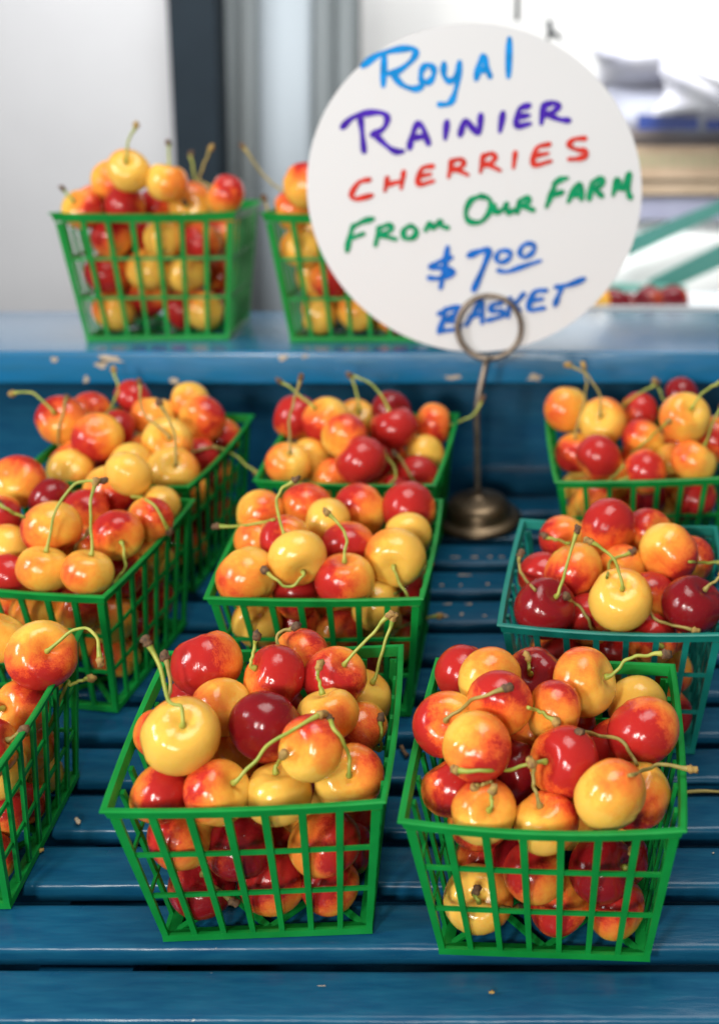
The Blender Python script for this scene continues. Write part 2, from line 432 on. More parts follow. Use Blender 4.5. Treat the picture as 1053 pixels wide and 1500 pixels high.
[2,11.8,495.1,98.7,14.2,0.83,-0.39,0.4,-0.43,0.02,0.9,1,[[21.3,490.8,103.2],[23.6,489.7,104.4],[25.6,490.2,106.3],[27.6,490.7,108.4],[29.7,491.2,110.2],[32.2,491.6,111.7],[35.3,491.9,112.5],[38.8,492,112.9],[42.5,492,113.2],[46.1,492.1,113.5]],5642],
[2,-46.1,471.5,90.7,13,0.07,-0.8,0.59,-0.98,-0.16,-0.1,3,[[-45.4,463.1,96.8],[-45.2,461,98.3],[-42.5,461.5,100.4],[-39.7,461.3,102.7],[-36.8,459.6,105.7],[-33.7,456.4,109.2],[-30.5,454.3,111.7],[-27.4,453.6,113.4],[-24.2,453.7,114.5],[-21.1,454.6,115.2]],4359],
[2,-0.5,472.8,96.1,12.2,-0.96,-0.14,0.26,0.27,-0.1,0.96,2,[[-9.9,471.4,98.6],[-12.2,471.1,99.2],[-11.8,456,106.8],[-10.5,458.4,105],[-9.3,460.7,103.2],[-7.9,461.6,102.1],[-6.6,461.2,101.6],[-5.2,460.3,101.2],[-3.9,459.6,100.6],[-2.5,459.1,100],[-1.2,458.8,99.2]],4841],
[2,36.3,505.9,81.7,13,0.49,0.86,0.14,-0.14,0.23,-0.96,1,0,1974],
[2,36.1,467.8,90.1,14.6,0.44,-0.05,-0.89,-0.73,-0.59,-0.33,4,0,8185],
[2,3.6,450.5,84.8,13.8,-0.7,-0.62,0.35,0.69,-0.47,0.55,4,[[-4.2,443.7,88.7],[-6.1,442,89.7],[-10.3,441.7,88.7],[-14.4,441.3,87.9],[-18.5,439.8,87.7],[-22.4,435.9,89.3],[-26,429.5,92.6],[-29.9,428,93.5],[-33.8,428.2,93.5],[-38,430.6,92.3]],7128],
[2,21.4,430.8,81.1,13.8,-0.6,0.71,0.37,0.49,-0.04,0.87,1,0,8383],
[2,32.8,451.1,69,13.3,-0.25,-0.37,0.89,-0.42,-0.79,-0.45,3,[[30.1,447.1,78.5],[29.4,446.1,80.8],[28,424.2,93.4],[30.9,428.6,92.1],[34.3,438.6,87.7],[37.5,444.8,85.4],[40.6,446.9,85],[43.7,447.2,84.9],[47,447.1,84.6],[50.3,447,84.1],[53.5,446.9,83.7]],2971],
[2,-42.2,454,71,12.2,-0.51,0.3,0.8,0.64,-0.49,0.59,4,0,3519],
[2,-18.4,466.4,71.2,13.2,-0.56,-0.81,0.16,0.82,-0.57,-0.01,5,[[-24.4,457.8,72.9],[-25.8,455.7,73.3],[-25.6,435.4,84.7],[-26.4,434.2,85.1],[-27.2,433.2,85.3],[-28,432.5,85.4],[-28.8,432,85.4],[-29.6,431.6,85.3],[-30.5,431.2,85.2],[-31.3,431,85]],3844],
[2,-28.7,434.5,72.1,12.2,0.27,-0.8,0.53,-0.19,0.5,0.85,2,[[-26.1,426.7,77.3],[-25.4,424.7,78.6],[-25.3,424.4,79.8],[-25.2,423.8,81],[-25.1,424.4,81.6],[-25.1,425,82.2],[-25,425.6,82.8],[-25,426,83.5],[-24.9,426.3,84.3],[-24.8,426.5,85.1]],6394],
[2,-3.8,435.7,65.7,12.2,-0.25,-0.25,0.93,0.73,0.59,0.36,3,[[-6.3,433.2,74.8],[-6.9,432.6,77.1],[-7.4,433.1,78.9],[-8,433.6,80.7],[-8.6,434.1,82.5],[-8.9,434.5,84.3],[-9.1,435,86],[-9.2,435.4,87.6],[-9.2,435.9,89.3],[-9.2,436.3,90.9]],6320],
[2,-31.4,442.1,96.4,12.9,0.28,0.69,-0.66,0.65,-0.65,-0.4,3,0,7061],
[2,24.7,484.4,72.3,13,0.75,-0.61,-0.25,-0.65,-0.76,-0.07,4,[[32.5,478.1,69.6],[34.5,476.5,69],[32.7,451.2,83.2],[31.1,452.3,85.6],[29.6,453,88.3],[27.9,453.7,90.8],[25.6,455.6,92],[22.6,460.2,90.9],[18.8,466.5,88.3],[14.4,463.4,90.5],[10,450.6,97.9]],1617],
[2,-33,480.5,21.2,12.5,0.91,-0.05,-0.42,0.33,-0.54,0.78,3,0,1921],
[2,-8.8,445.9,36.9,12.2,-0.64,0.34,-0.69,-0.68,0.16,0.72,4,0,5377],
[2,18,445.5,38.5,13.4,0.87,-0.36,0.33,-0.44,-0.87,0.21,5,[[27.3,441.7,42],[29.7,440.7,42.9],[29.9,440.7,43.6],[30.1,440.6,44.3],[30.3,441,44.8],[30.5,441.3,45.3],[30.7,441.5,45.9],[30.9,441.7,46.5],[31.1,441.8,47.1],[31.3,442,47.7]],7088],
[2,27.6,471.4,27.2,12.3,-0.53,0.58,-0.62,0.03,0.74,0.67,5,0,1625],
[2,-32.9,454.8,18,13.8,0.09,-0.86,0.5,0.99,0,-0.16,0,[[-32,445.2,23.4],[-31.7,442.8,24.8],[-31.9,442.2,25.7],[-32,441.3,26.8],[-32.2,441.5,27.2],[-32.5,441.8,27.5],[-32.7,442,27.8],[-32.9,442.2,28.1],[-33.1,442.5,28.4],[-33.3,442.8,28.7]],7156],
[2,2.1,452.3,16.5,12.7,-0.74,0.19,0.64,-0.39,-0.91,-0.17,3,0,4566],
[2,25.7,450.8,15.7,12.2,-0.8,0.56,0.22,0.03,-0.34,0.94,3,0,4509],
[2,-13.6,468.1,27.5,13.4,-0.58,-0.5,-0.65,-0.74,-0.03,0.67,5,[[-19.7,462.8,20.6],[-21.3,461.5,18.9],[-26.1,441.5,23.2],[-24.8,442.1,22.7],[-23.6,443,22.1],[-22.4,444,21.4],[-21.2,445.5,20.3],[-20,447.7,18.8],[-19,454,14.3],[-17.9,457.8,11.6],[-16.6,459.3,10.6]],1411],
[2,-23.6,509.2,27.1,12.7,-0.11,0.09,0.99,0.14,-0.98,0.1,3,0,161],
[2,20.6,491.7,35.7,12.8,-0.43,0.9,-0.1,-0.31,-0.04,0.95,3,0,168],
[2,-26,491.2,44,12.7,-0.75,-0.52,-0.42,-0.26,-0.35,0.9,3,0,212],
[2,-4.3,498.4,48.3,12.6,0.6,0.29,-0.75,0.8,-0.11,0.59,2,0,124],
[2,4.2,476.3,43.5,13,-0.55,0.59,-0.59,-0.61,0.2,0.76,2,0,264],
[2,-32.5,465.4,50.1,13.2,-0.26,0.6,-0.76,-0.17,-0.8,-0.57,2,0,995],
[2,4.1,507.9,70.8,13,-0.15,0.17,0.98,0.47,-0.86,0.22,3,0,448],
[2,27.4,470.3,51.2,13.1,-0.6,0.79,-0.14,0.18,0.3,0.94,4,0,732],
[2,6.7,458.2,59.3,12.8,-0.24,0.78,0.58,-0.16,-0.62,0.77,1,0,899],
[2,-10.1,490.4,77.4,12.5,0.64,-0.35,0.68,-0.75,-0.14,0.64,2,0,931],
[3,-313.2,689.4,132.2,14.8,0.03,-0.67,0.75,0.26,0.73,0.64,3,0,3413],
[3,-290.4,678.4,125,12.2,-0.77,0.23,0.59,0.25,-0.75,0.61,5,0,1635],
[3,-267.3,620.2,128,14.5,0.48,-0.37,-0.8,-0.7,0.39,-0.6,4,0,4661],
[3,-310.6,655.5,120.8,12.8,0.92,0.4,-0.04,0.39,-0.91,-0.09,4,[[-301.2,659.6,120.3],[-298.9,660.6,120.2],[-276.2,610.9,136.5],[-288.4,634.1,129.7],[-295.8,646.3,126.6],[-298.7,648.7,126.6],[-300,647.9,127.8],[-301.3,647.3,129],[-302.7,647.2,130.2],[-304.2,647.3,131.3],[-305.9,647.8,132.3]],1167],
[3,-293.7,626.9,114.8,12.2,-0.66,-0.6,-0.46,-0.71,0.7,0.11,2,0,1763],
[3,-264.6,599.3,112.1,12.7,0.25,0.04,0.97,-0.51,-0.84,0.17,0,[[-262.1,599.7,121.9],[-261.4,599.8,124.4],[-259.6,602,132.4],[-257.6,604.1,140.2],[-254.9,605.8,146.6],[-251.3,607.2,151.7],[-247.3,608.2,155.4],[-243.1,608.7,157.2],[-238.5,608.7,157.3],[-233.9,608.7,157.2]],3950],
[3,-240.5,595.5,111.6,12.3,0.26,0.07,0.96,-0.43,-0.88,0.18,0,[[-237.9,596.1,121.1],[-237.2,596.3,123.5],[-237.6,597.8,129],[-237.9,599.3,134.7],[-238.2,600.8,140],[-238.2,602,144.7],[-237.9,603,148.2],[-237.2,603.7,151],[-236.4,604.4,153.5],[-235.7,605.1,156.2]],3878],
[3,-234.5,625.4,121.9,13,0.49,-0.87,-0.07,-0.3,-0.25,0.92,3,[[-229.3,616.3,121.1],[-228.1,614.1,121],[-227.5,613.3,118.1],[-226.9,612.5,115.1],[-226.4,611.7,112.3],[-226.5,611,109.6],[-227.4,610.4,107.2],[-228.9,609.8,105],[-230.6,609.2,102.9],[-232.2,608.6,100.7]],3996],
[3,-262.8,656.6,124,12.7,-0.14,0.87,-0.48,-0.07,0.47,0.88,4,0,2225],
[3,-258.9,685.4,128.1,14.8,0.4,0.81,-0.43,0.36,-0.57,-0.74,3,0,1990],
[3,-241.9,670.4,142.5,12.7,0.46,0.71,0.53,-0.81,0.58,-0.07,0,0,3387],
[3,-224.2,647.7,123.4,12.2,0.42,0.89,0.18,0.72,-0.45,0.53,2,0,2840],
[3,-227.5,673.5,120.8,13.2,-0.83,-0.13,0.54,-0.47,0.68,-0.56,0,[[-236.3,672,126.5],[-238.5,671.7,127.9],[-238,662.6,132.2],[-235.4,662.7,131.6],[-230.5,656.7,133.1],[-223.5,644.3,136.2],[-220.3,641.9,135.3],[-217.4,639.7,132.9],[-215.1,638.4,129.4],[-213.4,638.7,124.9],[-212.7,642.2,119.5]],1406],
[3,-236.7,635.1,95.3,12.2,-0.88,0.32,0.36,-0.27,-0.94,0.18,4,0,2734],
[3,-232.5,657.2,103,12.4,-0.67,0.74,0,0.52,0.46,0.72,1,0,1421],
[3,-287,606.4,104.8,12.2,0.46,0.73,0.5,0.08,-0.6,0.8,4,0,2139],
[3,-257.9,636.9,109.8,12.7,-0.09,-0.98,0.2,0.95,-0.02,0.32,2,[[-258.8,627,111.8],[-259,624.5,112.3],[-257.8,624.1,114.2],[-256.5,623.5,116.1],[-255.7,624.3,117.5],[-255,625.3,118.7],[-254.1,626.1,119.6],[-253,626.6,120.5],[-251.9,627,121.4],[-250.7,627.3,122.4]],1137],
[3,-243.5,631.2,72.1,13.2,-0.5,-0.85,-0.16,-0.05,-0.16,0.99,1,0,3251],
[3,-276.9,610.7,83.3,12.2,0.27,0.25,0.93,-0.28,-0.91,0.32,0,0,2691],
[3,-297.5,622.5,83,12.2,0.17,0.56,-0.81,0.86,-0.49,-0.16,2,0,369],
[3,-268.8,633.1,76.4,13.2,-0.03,-0.16,-0.99,0.59,-0.8,0.11,5,0,391],
[3,-244.8,634.7,47.7,12.2,-0.36,-0.37,-0.85,-0.54,-0.66,0.52,2,0,2963],
[3,-236.8,676.4,64.3,12.2,-0.78,0.62,0.09,0.28,0.21,0.94,4,0,2408],
[3,-233.4,674.9,87.6,12.2,-0.78,-0.04,0.63,-0.03,1,0.02,0,0,1282],
[3,-241.2,657.6,51.7,12.2,-0.2,0.88,0.43,-0.21,-0.47,0.86,4,0,1643],
[3,-269.6,646.5,53.8,12.6,-0.4,0.48,-0.78,-0.8,-0.6,0.05,2,0,1407],
[3,-258.6,656.2,76.3,13.3,-0.68,0.26,0.69,0.57,-0.4,0.72,4,0,108],
[3,-254.3,612.5,84.3,12.5,-0.74,-0.37,0.56,0.57,0.08,0.82,3,0,3279],
[4,-165.6,656.2,123.8,13.1,0.84,0.49,-0.21,0.53,-0.83,0.17,1,0,2492],
[4,-142.4,669.5,121.3,14.8,-0.22,0.91,0.36,0.08,-0.35,0.93,2,0,2187],
[4,-143,617.2,122.4,12.6,0.16,-0.82,0.56,-0.94,-0.3,-0.18,4,[[-141.4,609,128],[-141,606.9,129.4],[-137.9,593.5,133.9],[-141.4,602.2,136.3],[-144.1,607.9,139.6],[-145.1,610.5,143.3],[-144.7,611.6,146.8],[-143.4,612.4,149.7],[-141.5,613.1,152.1],[-138.7,613.5,153.8],[-135.9,614,155.5]],1716],
[4,-160.8,632.7,114.7,13.1,0.52,0.38,0.77,-0.48,-0.62,0.62,1,[[-155.4,636.7,122.8],[-154,637.7,124.8],[-147,612.5,134.5],[-153,622.2,130.5],[-157.6,626.3,128.3],[-161.2,625.9,127.6],[-165,626.3,126.9],[-170.4,632.3,124.6],[-175.2,635.8,123.4],[-179.4,637,123],[-183.3,637.2,122.9]],1670],
[4,-158.1,594.7,109.2,14.8,-0.7,0.44,0.56,-0.48,-0.87,0.08,1,0,5555],
[4,-132,594,121.1,13.8,0.38,-0.83,-0.4,-0.69,0.03,-0.72,1,[[-127.7,584.8,116.6],[-126.7,582.5,115.5],[-128.5,582,113.8],[-130.2,581.5,111.8],[-132,581.1,110.3],[-134.1,580.9,109.8],[-136.6,581.2,110.7],[-139.5,581.7,112.5],[-142.4,582.3,114.8],[-145.3,582.9,116.9]],4939],
[4,-108.4,594.1,107.7,14.2,0.07,-0.21,0.97,-0.74,-0.66,-0.09,3,[[-107.6,591.7,118.8],[-107.4,591.1,121.6],[-107,591.9,124.4],[-106.5,592.6,127.2],[-106.3,593.4,130],[-106.8,594.1,132.7],[-108.3,594.8,135.3],[-110.6,595.5,137.9],[-113.1,596.2,140.4],[-115.5,596.9,143]],5158],
[4,-111.8,669.3,121.5,14.8,0.57,0.7,0.43,-0.61,0.01,0.79,3,0,3128],
[4,-83.1,668.9,122.6,14.8,-0.88,0.36,-0.3,-0.4,-0.25,0.88,4,0,3224],
[4,-81.5,643.2,114.8,12.9,-0.52,0.84,0.11,-0.29,-0.06,-0.96,0,0,1787],
[4,-85.2,616.2,112.9,14.8,0.06,-1,-0.07,-0.95,-0.08,0.31,0,[[-84.4,604.5,112.2],[-84.3,601.5,112],[-83.3,600.9,109.8],[-82.3,600.3,107.6],[-81.3,599.8,105.5],[-80.2,599.2,103.3],[-79,598.6,101.2],[-77.7,598,99],[-76.4,597.4,96.9],[-75.1,596.8,94.7]],5249],
[4,-111.2,623.9,117.6,13.4,-0.07,-0.03,-1,-0.27,-0.96,0.05,4,0,3298],
[4,-137.3,605.6,96,12.8,0.88,0.4,0.25,0.05,-0.6,0.8,4,0,3168],
[4,-94.5,607.3,89.1,13.2,-0.96,-0.02,0.29,-0.21,0.75,-0.63,0,0,3575],
[4,-88.3,645.7,82.4,13.4,0.01,-0.98,0.21,0.69,0.16,0.7,4,[[-88.2,635.2,84.7],[-88.2,632.6,85.3],[-83.9,601.9,97.5],[-84.1,618.8,92.7],[-83.2,629.2,90.6],[-81.5,633.2,91],[-79.4,634.4,92.5],[-77.2,635,94.2],[-75,635.5,96],[-72.8,636,97.8],[-70.6,636.5,99.6]],1361],
[4,-87.5,670.6,87.6,13,-0.79,-0.6,-0.11,-0.56,0.78,-0.27,3,0,281],
[4,-125.4,645.5,121.5,13.4,-0.99,0.03,0.15,-0.1,0.66,-0.75,0,0,2390],
[4,-156.9,602.2,80.9,12.2,0.32,-0.37,0.87,-0.76,0.44,0.47,0,0,3440],
[4,-140,619,75,12.9,-0.71,-0.35,-0.62,-0.39,-0.53,0.75,4,0,1451],
[4,-96,624.8,71.7,12.2,-0.68,0.42,0.61,0.45,0.89,-0.11,0,0,1257],
[4,-113.9,604.5,74,12.2,-0.6,0.79,0.07,0.69,0.48,0.55,4,0,3135],
[4,-90.8,672.9,55.1,12.2,-0.05,-0.98,-0.2,0.36,-0.2,0.91,5,[[-91.3,663.4,53.2],[-91.5,661,52.7],[-85.3,616.4,71.8],[-84.9,633.5,65.9],[-83.8,646.7,61.6],[-82.1,655.6,59.2],[-79.8,660.4,58.3],[-77.2,662.2,58.3],[-74.4,662.6,58.7],[-71.5,662.7,59.1],[-68.7,662.8,59.6]],649],
[4,-91.1,649.7,50.3,12.2,0.22,0.8,-0.56,0.7,0.27,0.66,2,0,1979],
[4,-105.4,617.9,47.9,12.6,-0.98,0.2,0,-0.17,-0.83,0.53,3,0,1489],
[4,-150.7,618.3,49.5,13.2,-0.91,0.06,0.41,0.32,-0.51,0.8,2,0,169],
[4,-122.6,637.6,83.1,13,0.98,-0.2,-0.03,0.16,0.7,0.7,2,0,590],
[4,-154.7,635.6,90.1,13,-0.03,-0.51,0.86,-0.76,-0.55,-0.35,1,0,63],
[4,-135,630.3,103.4,12.5,-0.86,-0.34,-0.37,0.37,-0.93,-0.01,3,0,78],
[5,28.4,627.9,125,14.8,-0.83,0.53,0.17,0.01,-0.29,0.96,4,0,4795],
[5,50.3,641.5,117.3,12.9,0.64,-0.6,0.49,-0.53,0.12,0.84,3,0,1503],
[5,58.5,605.1,119.5,14.8,-0.59,-0.77,-0.22,0.66,-0.31,-0.68,3,0,5334],
[5,8.5,596.9,113.2,14.8,0.59,-0.05,-0.8,-0.35,-0.91,-0.2,2,0,5125],
[5,31.5,563.4,109.5,14.7,0.02,-0.66,0.75,0.49,0.66,0.57,0,[[31.7,555.6,118.4],[31.7,553.7,120.6],[30.7,554.6,124],[29.8,555.5,127.4],[28.6,556.4,130.7],[27.1,557.2,133.6],[24.9,557.8,135.8],[22.3,558.3,137.6],[19.5,558.7,139.3],[16.7,559.2,141.1]],6126],
[5,34.6,607.9,109.1,12.3,-0.66,-0.74,-0.11,-0.22,0.05,0.97,1,[[28.1,600.6,108],[26.4,598.8,107.7],[24.7,558.5,123.1],[25.1,564.1,123.4],[26,582.5,118.9],[26.8,593.8,117.1],[28,597.9,117.6],[29.9,598.6,118.7],[32.5,598.7,119.6],[35.3,599.4,120.2],[38.1,601.1,120.5]],2079],
[5,71.8,624.5,108.1,12.2,-0.17,-0.96,0.23,0.76,0.02,0.65,3,[[70.1,615.2,110.3],[69.7,612.8,110.9],[67.2,591.3,118.8],[69.6,593.7,117.9],[72.8,603.3,114.4],[75.6,609.4,112.1],[78.1,611.8,111.2],[80.3,612.6,111],[82.5,612.8,110.9],[84.6,612.8,110.9],[86.8,612.8,110.9]],1276],
[5,66.4,568.7,104.5,14.2,0.54,-0.23,0.81,-0.65,-0.72,0.23,5,[[72.6,566.1,113.7],[74.1,565.5,116],[74.9,565.6,116.6],[75.7,565.8,117.2],[76.5,566,117.9],[77.3,566.2,118.5],[78.1,566.3,119.2],[78.9,566.5,119.8],[79.7,566.7,120.4],[80.5,566.9,121.1]],5567],
[5,-6,568.9,102.6,14.4,0.49,-0.46,0.74,0.02,-0.85,-0.53,5,[[-0.4,563.7,111.1],[1,562.4,113.2],[2,563.3,116.6],[2.9,564.2,120],[3.9,565.1,123.4],[4.9,566.1,127],[6.1,567.1,130.7],[7.3,568.1,134.5],[8.6,569.2,138.4],[9.9,570.2,142.2]],5699],
[5,-6.1,616.6,101.2,13.3,-0.37,-0.9,-0.22,-0.43,-0.04,0.9,4,[[-10.1,607,98.9],[-11.1,604.6,98.3],[-10.3,560.7,115.6],[-12.4,565.8,116.2],[-15.1,587.9,110.3],[-17.4,601.5,107.8],[-19,606.6,108.4],[-19.6,607.8,110.2],[-19.5,608.3,112.1],[-19.2,608.8,113.9],[-19,609.3,115.8]],1413],
[5,-7.2,592.9,91.2,13.1,-0.38,0.49,-0.79,-0.23,0.78,0.59,5,0,0],
[5,47.9,588.9,100.4,13.2,-0.09,-0.99,-0.09,0.33,-0.11,0.94,2,[[46.9,578.4,99.5],[46.7,575.8,99.2],[47.2,572,99.4],[47.4,567.1,99.9],[48.1,564.1,99.7],[50,562.5,99.1],[53.2,560.5,98.7],[57.2,557.9,98.7],[61.6,554.9,98.9],[66.1,554.6,97.9]],1578],
[5,16.7,579,93.3,12.9,0.13,-0.98,-0.13,-0.49,-0.17,0.85,4,[[18,568.8,92],[18.4,566.3,91.7],[17,565.7,94.9],[15.7,564.8,98.4],[14.4,566.1,100.7],[13,567.6,102.6],[11.3,568.5,104.3],[9.4,567.9,106.2],[7.4,565.9,108.5],[5.5,563.2,111.2]],2815],
[5,47.5,568.3,86.9,12.2,0.36,-0.93,0.08,0.08,0.11,0.99,4,[[51,559.2,87.6],[51.9,556.9,87.8],[49.6,556.1,90],[47.3,555,92.5],[45,555.9,93.8],[42.3,557.3,94.5],[38.7,558.2,94.6],[34.6,558.6,94.4],[30.3,558.7,94.2],[26,558.6,94.1]],3852],
[5,15.1,598.2,68.3,12.2,-0.87,-0.34,0.36,0.14,-0.87,-0.48,2,0,176],
[5,-1.8,612.1,60,12.2,0.07,1,0.01,-0.31,0.02,0.95,2,0,100],
[5,0.7,576.4,75.1,12.2,-0.43,-0.07,0.9,0.68,-0.69,0.26,4,0,1638],
[5,30.4,580.8,73.3,12.2,0.86,0.37,0.34,-0.35,-0.04,0.93,4,0,2576],
[5,61.5,606.2,52.5,12.2,-0.75,0.24,-0.62,0.05,-0.91,-0.41,1,0,2732],
[5,58.3,583.3,38.7,12.2,-0.62,-0.74,0.26,0.58,-0.66,-0.48,4,0,1582],
[5,3.8,645.3,112.8,12.8,0.27,-0.95,0.14,-0.95,-0.29,-0.12,3,[[6.6,635.6,114.2],[7.2,633.1,114.6],[6.8,593.3,128.5],[5.3,595.1,128.4],[3.9,614.7,122],[2.4,626.6,118.3],[0.8,630.8,117.2],[-0.8,631.9,117.3],[-2.4,632.8,117.5],[-4,633.5,117.7],[-5.6,634,118]],2274],
[5,34.3,594.2,46.7,12.6,-0.5,-0.18,0.85,0.59,0.65,0.48,1,0,323],
[5,57.5,598.5,75.9,12.6,0.32,-0.49,-0.81,-0.12,-0.87,0.48,2,0,649],
[6,-313.2,760.6,152.5,14.8,0,-0.82,0.58,-0.53,0.49,0.7,4,[[-313.2,750.9,159.3],[-313.2,748.5,161],[-316.2,749.3,164],[-319.3,750.1,167.1],[-322.3,750.9,170],[-325.3,751.4,171.9],[-328.3,751.6,172.7],[-331.4,751.6,172.6],[-334.4,751.5,172.2],[-337.4,751.4,171.9]],3377],
[6,-285.1,743.6,145.3,14.8,0.26,-0.54,0.8,-0.71,-0.67,-0.22,3,0,3666],
[6,-304.8,751.3,127.9,13.5,-0.59,-0.03,0.81,0.22,-0.97,0.12,2,[[-311.1,750.9,136.7],[-312.7,750.8,138.9],[-310.6,746.5,144.4],[-309.1,744.6,148.7],[-308.2,744.2,152.5],[-307.4,744.8,156.1],[-306.9,746.2,159.3],[-306.5,748.5,162.3],[-306.6,752,165],[-307.8,758.4,167]],555],
[6,-307.4,793.8,149.5,13.1,0.38,0.93,-0.02,0.38,-0.13,0.92,2,0,1204],
[6,-283.8,811.6,155.2,12.6,-0.79,-0.41,-0.45,0.26,-0.9,0.35,4,[[-291.8,807.5,150.6],[-293.8,806.5,149.5],[-286,763.6,154.9],[-290.8,783.2,154.2],[-292.8,795.9,155.3],[-292.2,800.7,158.2],[-291,801.8,161.8],[-292.4,806.9,164.3],[-294.1,810.2,167.1],[-295.4,812,170.3],[-296.4,813,173.5]],1784],
[6,-265.8,794.6,145.2,14.8,-0.01,0.39,0.92,-0.75,-0.61,0.25,1,0,2272],
[6,-242.1,744.5,141.7,14.8,0.36,-0.81,0.46,0.11,-0.45,-0.89,1,[[-237.8,734.9,147.1],[-236.7,732.5,148.4],[-241.2,733.6,152.5],[-246,734.7,156.5],[-250.3,735.8,160.6],[-253.4,736.8,164.5],[-254.8,737.9,168.4],[-255.1,738.9,172.3],[-254.9,739.9,176.1],[-255,741,179.9]],2731],
[6,-232.7,720.1,129.6,14.8,0.4,-0.7,0.59,0.8,0.59,0.15,0,[[-228,711.8,136.5],[-226.8,709.7,138.3],[-227,711,143],[-227.2,712.3,147.9],[-227.5,713.5,152.6],[-228.3,714.7,157],[-229.8,715.8,161],[-231.8,716.8,164.7],[-234,717.8,168.3],[-236.1,718.8,171.9]],3672],
[6,-228.4,776.7,149.6,14.8,-0.44,-0.89,-0.14,0.77,-0.46,0.45,2,0,3323],
[6,-242.5,799,156.6,12.3,-0.51,0.52,-0.68,0.07,-0.76,-0.64,1,0,1293],
[6,-260.8,726.3,132.7,13.5,0.76,0.31,-0.57,-0.61,0.07,-0.79,0,0,891],
[6,-227.1,761.7,127.2,13.1,0.84,0.35,0.42,0.38,-0.93,0.01,4,[[-218.3,765.3,131.5],[-216.1,766.2,132.6],[-212.7,765.9,131.3],[-209.8,765.5,129.8],[-206.9,765,128.2],[-204,764.5,126.4],[-201.2,764,124.4],[-198.5,763.4,122.1],[-195.9,762.8,119.8],[-193.2,762.1,117.6]],2047],
[6,-297.5,727.6,128.1,12.7,0.31,-0.9,0.31,0.81,0.08,-0.58,0,0,2578],
[6,-282.9,770.5,143,13,0.95,0.21,-0.22,0.3,-0.83,0.47,4,[[-273,772.7,140.7],[-270.5,773.2,140.1],[-216.5,757.8,136],[-217.8,754.8,136.2],[-219.3,752.8,136.2],[-220.9,751.2,136.1],[-222.6,750.1,135.9],[-224.5,749.3,135.6],[-226.1,747.9,135.4],[-227.3,745,135.7],[-228,740.4,136.4]],1174],
[6,-222.9,795.7,131,13.1,-0.45,-0.06,0.89,0.09,-1,-0.03,3,0,1390],
[6,-230.8,771.3,104.1,13,0.79,0.6,-0.14,0.61,-0.71,0.36,4,0,843],
[6,-228.2,795.9,106.2,13.3,-0.01,-0.18,-0.98,-0.56,-0.82,0.16,2,0,960],
[6,-231.8,746.9,107.9,12.3,-0.45,0.88,0.11,-0.77,-0.46,0.44,2,0,1506],
[6,-231.6,797.6,80.9,13.2,0.48,0.58,0.66,0.5,-0.8,0.33,2,0,1276],
[6,-238.5,753.5,70.2,13,-0.28,0.91,0.31,-0.39,-0.4,0.83,3,0,2628],
[6,-264.5,771.9,74,12.8,0.04,0.73,0.68,0.47,-0.62,0.63,5,0,132],
[6,-239.3,774.4,81.8,13,-0.3,0.17,-0.94,-0.91,-0.34,0.23,5,0,1318],
[6,-251.6,732.6,102.8,13.2,0.96,0.29,-0.06,0.14,-0.26,0.96,0,0,119],
[6,-297.6,777.6,125.2,12.9,0.14,0.59,0.8,-0.37,-0.71,0.59,4,0,191],
[6,-264.9,774.3,126.8,13.1,-0.87,0.34,-0.35,-0.35,-0.94,-0.04,2,0,209],
[7,-170.1,787.2,147.6,14.8,-0.97,0.14,0.22,0.11,-0.54,0.83,4,0,2622],
[7,-147.1,768.2,150.6,14.6,-0.49,-0.47,0.74,-0.47,-0.57,-0.67,3,[[-152.8,762.7,159.3],[-154.2,761.3,161.4],[-156.8,761.9,163.6],[-159.4,762.5,165.8],[-162,763.1,168],[-164.5,763.7,170],[-167,764.1,171.7],[-169.4,764.6,173.3],[-171.8,765,174.8],[-174.2,765.4,176.4]],2354],
[7,-155.6,752.5,129.4,12.4,-0.42,0.8,-0.43,0.24,0.55,0.8,0,0,1200],
[7,-164.6,729.2,132.1,13.3,0.26,-0.53,0.81,-0.96,-0.21,0.17,1,[[-161.8,723.6,140.7],[-161.1,722.2,142.9],[-161.3,723.5,148],[-161.5,724.9,153.1],[-161.6,726.3,158.2],[-161.1,727.7,163.3],[-160,729.1,168.6],[-158.3,730.5,173.9],[-156.5,732,179.2],[-154.8,733.4,184.5]],3179],
[7,-133.8,800.5,143.6,12.7,0.38,-0.7,0.6,-0.38,0.48,0.79,0,[[-130,793.4,149.7],[-129,791.6,151.3],[-129.5,792.4,154.3],[-130,793.3,157.4],[-130.6,794.1,160.3],[-131.3,794.8,163.2],[-132.1,795.5,165.7],[-133.1,796.2,168.1],[-134.1,796.8,170.4],[-135.1,797.4,172.8]],1190],
[7,-104.3,771,143.8,14.8,-0.26,0.18,0.95,0.45,-0.85,0.28,4,[[-107.4,773.1,155],[-108.2,773.6,157.8],[-112,775.6,165],[-114.6,776.4,168],[-117.3,777.1,170.8],[-119.9,777.7,173],[-122.7,778.1,174.6],[-125.5,778.4,175.6],[-128.4,778.6,176.4],[-131.2,778.9,177.4]],3414],
[7,-118.7,724.4,134.9,14.8,-0.76,-0.11,0.65,0.43,-0.83,0.36,4,0,3944],
[7,-82,797.5,141,13.2,1,0.07,-0.07,0.07,-1,0.02,2,[[-71.5,798.2,140.3],[-68.9,798.4,140.1],[-65,798.9,141.7],[-61.3,799.3,143.4],[-57.9,799.8,145],[-55,800.3,146.9],[-53.1,800.8,149],[-51.7,801.4,151.2],[-50.5,802.1,153.6],[-49.3,802.7,155.9]],2297],
[7,-85.1,776.8,125.7,12.5,-0.8,0.49,-0.34,0.53,0.85,-0.02,0,0,1639],
